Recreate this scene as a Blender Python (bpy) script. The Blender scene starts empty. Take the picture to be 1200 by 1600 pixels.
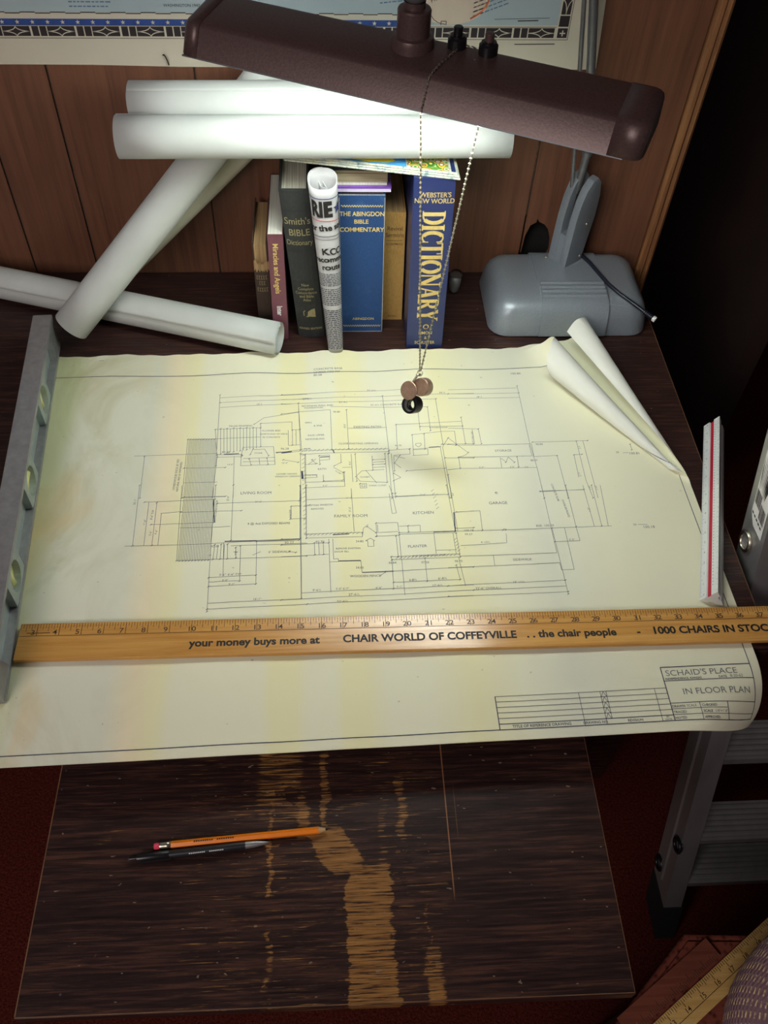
import bpy, bmesh, math, random
from mathutils import Vector, Matrix
random.seed(7)
scene = bpy.context.scene
COL = scene.collection

# ------------------------------------------------------------------ camera, world, lights, exposure
CAM_H, CAM_P, CAM_Y, CAM_R, CAM_F = 0.9046, 0.89617, 0.09569, 0.05773, 1365.2
def make_camera():
    f = Vector((math.sin(CAM_Y)*math.cos(CAM_P), math.cos(CAM_Y)*math.cos(CAM_P), -math.sin(CAM_P)))
    r = Vector((math.cos(CAM_Y), -math.sin(CAM_Y), 0)); u = r.cross(f)
    R = math.cos(CAM_R)*r + math.sin(CAM_R)*u; U = -math.sin(CAM_R)*r + math.cos(CAM_R)*u
    cd = bpy.data.cameras.new('camera'); cd.sensor_fit = 'VERTICAL'; cd.sensor_height = 24.0
    cd.lens = CAM_F/1600*24.0; cd.clip_start = 0.02; cd.clip_end = 30
    o = bpy.data.objects.new('camera', cd); COL.objects.link(o)
    m = Matrix((R, U, -f)).transposed().to_4x4(); m.translation = (0, 0, CAM_H); o.matrix_world = m
    scene.camera = o
make_camera()
w = bpy.data.worlds.new('room_ambience'); scene.world = w; w.use_nodes = True
w.node_tree.nodes['Background'].inputs[0].default_value = (0.75, 0.62, 0.62, 1)
w.node_tree.nodes['Background'].inputs[1].default_value = 0.05
def area_light(name, loc, target, size, power, color):
    l = bpy.data.lights.new(name, 'AREA'); l.shape = 'RECTANGLE'; l.size, l.size_y = size; l.energy = power; l.color = color
    o = bpy.data.objects.new(name, l); COL.objects.link(o); o.location = loc
    o.rotation_euler = (Vector(target)-Vector(loc)).to_track_quat('-Z', 'Y').to_euler(); return o
area_light('ceiling_light', (-1.0, -1.0, 1.35), (0.0, 0.7, 0.0), (1.0, 0.8), 21.0, (1.0, 0.89, 0.86))
TUBE_STRENGTH = 24.0
TUBE_COLOR = (0.93, 1.0, 0.93, 1)
scene.view_settings.view_transform = 'Standard'; scene.view_settings.look = 'None'
scene.view_settings.gamma = 1; scene.view_settings.use_curve_mapping = False
scene.view_settings.exposure = 0.0

# ------------------------------------------------------------------ helpers
def lin(r, g, b):
    f = lambda c: (c/255/12.92) if c/255 <= 0.04045 else ((c/255+0.055)/1.055)**2.4
    return (f(r), f(g), f(b), 1)
class NT:
    def __init__(s, name):
        s.m = bpy.data.materials.new(name); s.m.use_nodes = True; s.t = s.m.node_tree; s.n = s.t.nodes
        s.b = s.n['Principled BSDF']
    def add(s, t, **k):
        n = s.n.new(t)
        for a, v in k.items(): setattr(n, a, v)
        return n
    def link(s, a, b): s.t.links.new(a, b)
    def setin(s, sock, v):
        if hasattr(v, 'is_output') or isinstance(v, bpy.types.NodeSocket): s.link(v, sock)
        else: sock.default_value = v
    def math(s, op, a, b=0.0, clamp=False):
        n = s.add('ShaderNodeMath', operation=op, use_clamp=clamp); s.setin(n.inputs[0], a); s.setin(n.inputs[1], b); return n.outputs[0]
    def coord(s, kind='Object', scale=(1, 1, 1)):
        c = s.add('ShaderNodeTexCoord'); mp = s.add('ShaderNodeMapping'); s.link(c.outputs[kind], mp.inputs[0]); mp.inputs['Scale'].default_value = scale
        return mp.outputs[0]
    def noise(s, vec, scale, detail=4, rough=0.6, dist=0.0):
        n = s.add('ShaderNodeTexNoise'); s.link(vec, n.inputs['Vector']); n.inputs['Scale'].default_value = scale
        n.inputs['Detail'].default_value = detail; n.inputs['Roughness'].default_value = rough; n.inputs['Distortion'].default_value = dist
        return n.outputs[0]
    def ramp(s, fac, stops, interp='LINEAR'):
        r = s.add('ShaderNodeValToRGB'); r.color_ramp.interpolation = interp; e = r.color_ramp.elements
        while len(e) < len(stops): e.new(0.5)
        for i, (p, c) in enumerate(stops): e[i].position = p; e[i].color = c
        s.setin(r.inputs[0], fac); return r.outputs[0]
    def mix(s, fac, a, b, mode='MIX'):
        n = s.add('ShaderNodeMix', data_type='RGBA', blend_type=mode); s.setin(n.inputs[0], fac); s.setin(n.inputs[6], a); s.setin(n.inputs[7], b); return n.outputs[2]
    def bump(s, h, strength=0.3, dist=0.002):
        n = s.add('ShaderNodeBump'); n.inputs['Strength'].default_value = strength; n.inputs['Distance'].default_value = dist
        s.link(h, n.inputs['Height']); s.link(n.outputs[0], s.b.inputs['Normal'])
    def out(s, col, rough=0.5, metal=0.0, spec=None):
        s.setin(s.b.inputs['Base Color'], col); s.setin(s.b.inputs['Roughness'], rough); s.b.inputs['Metallic'].default_value = metal
        if spec is not None: s.b.inputs['Specular IOR Level'].default_value = spec
        return s.m
W0 = (0, 0, 0, 1); W1 = (1, 1, 1, 1)
def speckled(name, c, rough=0.5, metal=0.0, amt=0.25, scale=60, bump=0.0, spec=None, vec=(1, 1, 1)):
    s = NT(name); v = s.coord('Object', vec); n = s.noise(v, scale)
    d = tuple(x*(1-amt) for x in c[:3])+(1,); l = tuple(min(1, x*(1+amt)) for x in c[:3])+(1,)
    col = s.ramp(n, [(0.3, d), (0.7, l)])
    if bump: s.bump(n, bump, 0.001)
    return s.out(col, rough, metal, spec)
M = {}
def build_materials():
    # wall panelling
    s = NT('panelling_wood'); v = s.coord('Object', (60, 60, 2.2)); n = s.noise(v, 1.6, 6, 0.65, 0.6); n2 = s.noise(s.coord('Object', (6, 6, 1.0)), 3, 3)
    col = s.ramp(n, [(0.25, lin(86, 54, 38)), (0.5, lin(120, 78, 55)), (0.78, lin(138, 94, 66))])
    col = s.mix(s.math('MULTIPLY', n2, 0.55), col, lin(94, 60, 48)); s.bump(n, 0.15, 0.001); M['panel'] = s.out(col, 0.55)
    s = NT('trim_wood'); v = s.coord('Object', (80, 80, 3)); n = s.noise(v, 1.5, 5, 0.6, 0.5)
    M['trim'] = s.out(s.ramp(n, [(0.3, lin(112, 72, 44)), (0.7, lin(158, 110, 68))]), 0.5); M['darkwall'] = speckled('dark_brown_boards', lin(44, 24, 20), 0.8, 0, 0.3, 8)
    M['black'] = speckled('hole_shade_black', lin(14, 11, 11), 0.9)  # black backing colour paints the shade inside the plank hole
    # dark stained desk
    def dark_wood(name, worn):
        s = NT(name); v = s.coord('Object', (4.0, 85, 85)); n = s.noise(v, 3.0, 8, 0.72, 0.4); n2 = s.noise(s.coord('Object', (4, 9, 9)), 2.2, 3)
        fine = s.noise(s.coord('Object', (22, 560, 560)), 1.0, 4, 0.7, 0.3)
        col = s.ramp(n, [(0.32, lin(18, 12, 12)), (0.5, lin(48, 31, 28)), (0.68, lin(98, 62, 48))])
        col = s.mix(s.math('MULTIPLY', n2, 0.5), col, lin(42, 25, 25))
        if worn:
            sep = s.add('ShaderNodeSeparateXYZ'); c = s.add('ShaderNodeTexCoord')
            wob = s.noise(s.coord('Object', (30, 160, 160)), 1.0, 5, 0.7); s.link(c.outputs['Object'], sep.inputs[0])
            big = s.noise(s.coord('Object', (1, 1, 1)), 28, 3, 0.6); X = s.math('ADD', s.math('ADD', sep.outputs[0], s.math('MULTIPLY', s.math('SUBTRACT', big, 0.5), 0.022)), s.math('MULTIPLY', s.math('SUBTRACT', wob, 0.5), 0.018)); Y = sep.outputs[1]
            def ss(x, e0, e1):
                n = s.add('ShaderNodeMapRange', interpolation_type='SMOOTHSTEP'); s.setin(n.inputs[0], x); n.inputs[1].default_value = e0; n.inputs[2].default_value = e1; return n.outputs[0]
            def box(x0, x1, y0, y1, a=1.0, sx=0.004, sy=0.02, x=None):
                x = X if x is None else x
                m = s.math('MULTIPLY', ss(x, x0-sx, x0+sx), ss(x, x1+sx, x1-sx)); q = s.math('MULTIPLY', ss(Y, y0-sy, y0+sy), ss(Y, y1+sy, y1-sy))
                return s.math('MULTIPLY', s.math('MULTIPLY', m, q), a)
            tot = None
            slant = s.math('ADD', X, s.math('MULTIPLY', s.math('SUBTRACT', Y, 0.29), 0.55))
            for bx in [box(-0.020, -0.010, 0.30, 0.43, 0.75, 0.003), box(-0.020, 0.024, 0.272, 0.325, 1.0, 0.004, 0.012, slant), box(0.008, 0.057, 0.12, 0.285, 1.0, 0.003, 0.02),
                       box(0.084, 0.103, 0.12, 0.205, 0.85, 0.005, 0.03), box(0.087, 0.091, 0.19, 0.25, 0.7, 0.003), box(-0.092, -0.034, 0.325, 0.44, 0.62, 0.01, 0.02), box(-0.046, -0.030, 0.305, 0.37, 0.7, 0.005),
                       box(-0.075, -0.068, 0.25, 0.36, 0.75, 0.002, 0.01), box(-0.075, -0.064, 0.14, 0.235, 0.66, 0.005), box(0.063, 0.078, 0.30, 0.385, 0.72, 0.006), box(0.040, 0.056, 0.27, 0.36, 0.55, 0.006),
                       box(-0.10, 0.06, 0.115, 0.165, 0.5, 0.02), box(-0.285, -0.19, 0.30, 0.35, 0.36, 0.03), box(-0.19, 0.14, 0.1, 0.45, 0.40, 0.06, 0.08)]:
                tot = bx if tot is None else s.math('MAXIMUM', tot, bx)
            mask = s.math('ADD', s.math('SUBTRACT', s.math('MULTIPLY', tot, 1.08), s.math('MULTIPLY', s.math('GREATER_THAN', big, 0.60), 0.18)), s.math('MULTIPLY', s.math('SUBTRACT', fine, 0.5), 2.1))
            mask = s.math('MULTIPLY', ss(mask, 0.55, 0.95), ss(tot, 0.05, 0.45))
            worncol = s.ramp(fine, [(0.40, lin(46, 31, 25)), (0.47, lin(132, 92, 50)), (0.7, lin(174, 128, 72))])
            col = s.mix(mask, col, worncol)
            scr = s.math('MAXIMUM', box(0.1192, 0.1203, 0.25, 0.45, 1.0, 0.0005, 0.01, sep.outputs[0]), box(0.1295, 0.1300, 0.31, 0.36, 0.5, 0.0004, 0.01, sep.outputs[0]))
            col = s.mix(s.math('MULTIPLY', scr, 0.75), col, lin(170, 120, 80))
            sp = s.noise(s.coord('Object', (1, 1, 1)), 95, 1, 0.4)
            col = s.mix(s.math('MULTIPLY', ss(sp, 0.80, 0.84), 0.55), col, lin(120, 115, 125))
        sp2 = s.noise(s.coord('Object', (1, 2, 2)), 150, 0, 0.3)
        col = s.mix(s.math('MULTIPLY', s.math('GREATER_THAN', sp2, 0.86), 0.6), col, lin(150, 130, 110))
        s.bump(fine, 0.12, 0.001)
        return s.out(col, s.ramp(n, [(0.2, (0.32,)*3+(1,)), (0.8, (0.5,)*3+(1,))]), 0.0, 0.35)
    M['desk'] = dark_wood('dark_stained_wood', False); M['board'] = dark_wood('worn_dark_stained_wood', True)
    M['edge'] = speckled('desk_edge_wood', lin(120, 84, 58), 0.6, 0, 0.3, 40)
    # carpet
    s = NT('red_carpet'); n = s.noise(s.coord('Object'), 240, 3, 0.8); n2 = s.noise(s.coord('Object'), 5, 2)
    col = s.mix(s.math('MULTIPLY', n2, 0.5), s.ramp(n, [(0.3, lin(50, 18, 16)), (0.7, lin(120, 56, 46))]), lin(74, 30, 26)); s.bump(n, 0.8, 0.006); M['carpet'] = s.out(col, 1.0, 0, 0.0)
    # aged tracing paper
    s = NT('aged_cream_paper'); v = s.coord('Object'); sep = s.add('ShaderNodeSeparateXYZ'); s.link(v, sep.inputs[0])
    wob = s.noise(s.coord('Object', (2.2, 2.2, 1)), 2.5, 3); x = s.math('ADD', sep.outputs[0], s.math('MULTIPLY', s.math('SUBTRACT', wob, 0.5), 0.03))
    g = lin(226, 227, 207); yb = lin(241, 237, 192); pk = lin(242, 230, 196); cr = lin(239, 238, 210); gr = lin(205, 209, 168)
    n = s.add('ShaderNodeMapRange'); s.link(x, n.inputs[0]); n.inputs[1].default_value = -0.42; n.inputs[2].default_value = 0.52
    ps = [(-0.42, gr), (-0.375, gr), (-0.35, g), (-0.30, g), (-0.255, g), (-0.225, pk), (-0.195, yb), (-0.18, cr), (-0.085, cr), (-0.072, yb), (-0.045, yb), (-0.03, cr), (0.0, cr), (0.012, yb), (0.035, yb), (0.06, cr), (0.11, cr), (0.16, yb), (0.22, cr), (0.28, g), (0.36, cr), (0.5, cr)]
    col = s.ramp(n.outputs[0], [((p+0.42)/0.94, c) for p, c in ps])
    st = s.noise(s.coord('Object', (1.0, 0.7, 1)), 9, 5, 0.6, 0.8)
    lm = s.add('ShaderNodeMapRange', interpolation_type='SMOOTHSTEP'); s.link(sep.outputs[0], lm.inputs[0]); lm.inputs[1].default_value = -0.17; lm.inputs[2].default_value = -0.36
    stain = s.math('MULTIPLY', lm.outputs[0], s.ramp(st, [(0.45, W0), (0.68, W1)]))
    col = s.mix(s.math('MULTIPLY', stain, 0.6), col, lin(176, 172, 122))
    st2 = s.noise(s.coord('Object', (2.0, 0.8, 1)), 6, 3, 0.5, 0.5)
    col = s.mix(s.math('MULTIPLY', s.math('MULTIPLY', lm.outputs[0], s.ramp(st2, [(0.55, W0), (0.72, W1)])), 0.6), col, lin(224, 196, 140))
    fl = s.noise(s.coord('Object', (1, 1.6, 1)), 120, 1, 0.4)
    col = s.mix(s.math('MULTIPLY', s.math('GREATER_THAN', fl, 0.80), 0.35), col, lin(120, 115, 100))
    back = s.add('ShaderNodeNewGeometry'); col = s.mix(back.outputs['Backfacing'], col, lin(236, 238, 228)); M['paper'] = s.out(col, 0.75, 0, 0.2)
    M['ink'] = speckled('pencil_graphite', lin(116, 120, 122), 0.8, 0, 0.2, 300)
    M['inkbold'] = speckled('navy_ink', lin(60, 66, 88), 0.8, 0, 0.2, 300)
    M['roll'] = speckled('white_drafting_paper', lin(200, 205, 202), 0.7, 0, 0.03, 25)
    M['roll_cream'] = speckled('cream_drafting_paper', lin(212, 209, 188), 0.7, 0, 0.05, 25)
    # metals and plastics
    M['hood'] = speckled('brown_crackle_enamel', lin(92, 72, 70), 0.38, 0.30, 0.18, 420, 0.10)
    M['hood_in'] = speckled('white_reflector_enamel', lin(240, 240, 238), 0.5, 0, 0.02)
    M['grey'] = speckled('grey_hammered_enamel', lin(138, 146, 154), 0.36, 0.30, 0.10, 500, 0.05)
    M['greyrod'] = speckled('grey_painted_steel', lin(118, 120, 124), 0.35, 0.5, 0.08, 100)
    M['chrome'] = speckled('nickel_steel', lin(218, 212, 192), 0.30, 1.0, 0.05, 50)
    M['alu'] = speckled('dull_aluminium', lin(172, 172, 172), 0.42, 0.75, 0.10, 40, 0, None, (1, 1, 0.1))
    M['level'] = speckled('anodised_level_metal', lin(158, 158, 160), 0.40, 0.55, 0.12, 90, 0.05)
    M['levelblue'] = speckled('blue_grey_level_paint', lin(166, 178, 178), 0.42, 0.35, 0.10, 120)
    M['vial'] = speckled('yellow_vial_plastic', lin(236, 232, 168), 0.15, 0, 0.05, 30)
    M['orange'] = speckled('orange_bubble_marker', lin(236, 150, 30), 0.3)
    M['blackplastic'] = speckled('black_plastic', lin(22, 21, 24), 0.32, 0, 0.1, 50)
    M['rubber'] = speckled('black_rubber', lin(16, 15, 16), 0.75, 0, 0.2, 80)
    M['cable'] = speckled('navy_black_cable', lin(24, 27, 42), 0.35, 0, 0.1, 80)
    M['bronze'] = speckled('worn_bronze_case', lin(158, 128, 108), 0.36, 0.45, 0.2, 160)
    s = NT('lens_glass'); s.b.inputs['Transmission Weight'].default_value = 1.0; s.b.inputs['IOR'].default_value = 1.3; M['glass'] = s.out(s.ramp(s.noise(s.coord(), 10), [(0, lin(245, 248, 245)), (1, W1)]), 0.02)
    s = NT('tube_glow'); s.b.inputs['Emission Color'].default_value = TUBE_COLOR; s.b.inputs['Emission Strength'].default_value = TUBE_STRENGTH
    M['tube'] = s.out(s.ramp(s.noise(s.coord(), 5), [(0, lin(240, 245, 240)), (1, W1)]), 0.4)
    # ruler woods
    def maple(name, a, b):
        s = NT(name); n = s.noise(s.coord('Object', (5, 120, 120)), 1.4, 5, 0.65, 0.4); f = s.noise(s.coord('Object', (1, 8, 8)), 6, 2)
        return s.out(s.mix(s.math('MULTIPLY', f, 0.4), s.ramp(n, [(0.3, a), (0.72, b)]), tuple(x*0.85 for x in a[:3])+(1,)), 0.24, 0, 0.6)
    M['maple'] = maple('varnished_maple', lin(186, 130, 62), lin(222, 172, 98)); M['ruleryellow'] = maple('yellow_ruler_wood', lin(190, 150, 84), lin(222, 186, 120))
    M['rulerred'] = maple('red_stained_wood', lin(104, 54, 40), lin(134, 76, 58))
    M['print'] = speckled('black_printing_ink', lin(28, 24, 24), 0.6, 0, 0.1, 100)
    M['printbrown'] = speckled('brown_printing_ink', lin(62, 44, 26), 0.6, 0, 0.1, 100)
    M['scalewhite'] = speckled('white_scale_plastic', lin(226, 232, 230), 0.3, 0, 0.02, 40)
    M['scalered'] = speckled('crimson_scale_stripe', lin(176, 22, 52), 0.4, 0, 0.06, 60)
    M['scaleprint'] = speckled('grey_scale_print', lin(110, 116, 122), 0.6, 0, 0.1, 60)
    M['pencil'] = speckled('orange_pencil_paint', lin(246, 132, 4), 0.32, 0, 0.05, 60)
    M['eraser'] = speckled('pink_eraser', lin(226, 70, 98), 0.8, 0, 0.08, 60)
    M['penwood'] = speckled('sharpened_pencil_wood', lin(206, 170, 124), 0.7, 0, 0.1, 80)
    M['graphite'] = speckled('graphite', lin(40, 40, 44), 0.4, 0.2)
    M['white'] = speckled('white_print', lin(232, 232, 230), 0.6, 0, 0.03, 50)
    M['gold'] = speckled('gold_foil_lettering', lin(222, 196, 122), 0.45, 0.15, 0.12, 200)
    M['dullgold'] = speckled('faded_gold_lettering', lin(150, 140, 100), 0.6, 0, 0.25, 400)
    def cloth(name, c, worn=None):
        s = NT(name); a = s.noise(s.coord('Object', (900, 900, 200)), 1.0, 2); n2 = s.noise(s.coord('Object'), 26, 5, 0.65)
        d = tuple(x*0.78 for x in c[:3])+(1,); col = s.ramp(a, [(0.35, d), (0.65, c)])
        if worn: col = s.mix(s.math('MULTIPLY', s.ramp(n2, [(0.56, W0), (0.74, W1)]), 0.6), col, worn)
        s.bump(a, 0.2, 0.0006); return s.out(col, 0.7, 0, 0.3)
    M['blue'] = cloth('blue_book_cloth', lin(38, 72, 122), lin(64, 98, 142)); M['navy'] = speckled('navy_glossy_cover', lin(36, 48, 98), 0.3, 0, 0.08, 40)
    M['maroon'] = speckled('maroon_paper_cover', lin(110, 64, 76), 0.5, 0, 0.08, 40); M['tan'] = cloth('tan_book_cloth', lin(176, 138, 78), lin(150, 116, 64))
    M['charcoal'] = cloth('black_book_cloth', lin(52, 54, 54), lin(72, 72, 68)); M['oldbrown'] = cloth('flaking_brown_leather', lin(84, 70, 60), lin(150, 128, 98))
    def pages(name, a, b, vec):
        s = NT(name); n = s.noise(s.coord('Object', vec), 1.0, 2, 0.6); return s.out(s.ramp(n, [(0.3, a), (0.7, b)]), 0.8, 0, 0.2)
    M['pages'] = pages('greyed_page_edges', lin(150, 146, 132), lin(206, 202, 186), (900, 6, 6)); M['pagesbrown'] = pages('browned_page_edges', lin(140, 112, 76), lin(196, 166, 122), (900, 6, 6))
    M['pagesh'] = pages('tan_page_edges', lin(110, 98, 78), lin(180, 168, 140), (6, 6, 900)); M['pageswhite'] = pages('pale_page_edges', lin(196, 196, 184), lin(232, 232, 222), (900, 6, 6))
    M['purple'] = speckled('purple_cover', lin(112, 70, 160), 0.5, 0, 0.06, 40); M['lilac'] = speckled('lilac_page_edge', lin(206, 196, 226), 0.6, 0, 0.04, 40)
    M['news'] = speckled('newsprint', lin(188, 188, 190), 0.8, 0, 0.03, 60); M['newsink'] = speckled('newsprint_ink', lin(70, 72, 80), 0.8, 0, 0.15, 200)
    M['newsblue'] = speckled('navy_masthead_ink', lin(46, 56, 108), 0.7); M['newsred'] = speckled('red_rule_ink', lin(180, 60, 60), 0.7)
    M['mappaper'] = speckled('map_margin_paper', lin(206, 200, 182), 0.65, 0, 0.03, 12); M['mapsea'] = speckled('pale_blue_map_ink', lin(168, 186, 192), 0.65, 0, 0.05, 9)
    M['mapland'] = speckled('cream_map_inset', lin(214, 200, 180), 0.65, 0, 0.04, 40)
    M['mapblue'] = speckled('royal_blue_map_border', lin(38, 70, 140), 0.65); M['mapblack'] = speckled('black_map_border', lin(40, 32, 36), 0.65)
    M['maplet'] = speckled('blue_map_lettering', lin(92, 122, 150), 0.65); M['mapred'] = speckled('orange_map_ring', lin(206, 110, 74), 0.65)
    M['magblue'] = speckled('sky_blue_brochure_print', lin(70, 150, 205), 0.35, 0, 0.2, 40); M['magyellow'] = speckled('yellow_brochure_print', lin(240, 214, 40), 0.35, 0, 0.05)
    s = NT('map_brochure_paper'); n = s.noise(s.coord('Object'), 70, 4, 0.7, 1.0); M['magmap'] = s.out(s.ramp(n, [(0.3, lin(96, 126, 136)), (0.45, lin(188, 196, 186)), (0.62, lin(206, 206, 180)), (0.75, lin(150, 172, 112))]), 0.5)
    s = NT('leafy_brochure_print'); v = s.add('ShaderNodeTexVoronoi'); s.link(s.coord('Object'), v.inputs['Vector']); v.inputs['Scale'].default_value = 95
    M['magleaf'] = s.out(s.ramp(s.math('FRACT', s.math('MULTIPLY', v.outputs['Distance'], 1.7)), [(0.1, lin(40, 110, 60)), (0.35, lin(120, 170, 60)), (0.5, lin(232, 226, 214)), (0.7, lin(110, 60, 50)), (0.9, lin(230, 200, 60))]), 0.4)
    s = NT('red_patterned_upholstery'); v = s.add('ShaderNodeTexVoronoi'); s.link(s.coord('Object'), v.inputs['Vector']); v.inputs['Scale'].default_value = 130; n = s.noise(s.coord('Object'), 300, 2)
    M['redfabric'] = s.out(s.mix(s.math('MULTIPLY', n, 0.5), s.ramp(v.outputs['Distance'], [(0.1, lin(52, 24, 20)), (0.5, lin(124, 66, 52))]), lin(92, 46, 38)), 0.95, 0, 0.1)
    s = NT('purple_knit_gold_flecks'); c = s.coord('UV'); sep = s.add('ShaderNodeSeparateXYZ'); s.link(c, sep.inputs[0])
    wv = s.noise(c, 3, 2); row = s.math('FRACT', s.math('ADD', sep.outputs[1], s.math('MULTIPLY', wv, 0.4))); dot = s.math('FRACT', sep.outputs[0])
    a = s.math('MULTIPLY', s.math('GREATER_THAN', row, 0.66), s.math('GREATER_THAN', dot, 0.42)); nz = s.noise(c, 2.6, 3)
    a = s.math('MULTIPLY', a, s.ramp(nz, [(0.38, W0), (0.62, W1)]))
    h = s.math('MULTIPLY', s.math('SINE', s.math('MULTIPLY', sep.outputs[1], 6.283)), s.math('SINE', s.math('MULTIPLY', sep.outputs[0], 6.283)))
    s.bump(h, 0.5, 0.002); M['knit'] = s.out(s.mix(a, lin(126, 96, 104), lin(226, 196, 140)), 0.9, 0, 0.1)
build_materials()

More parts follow.
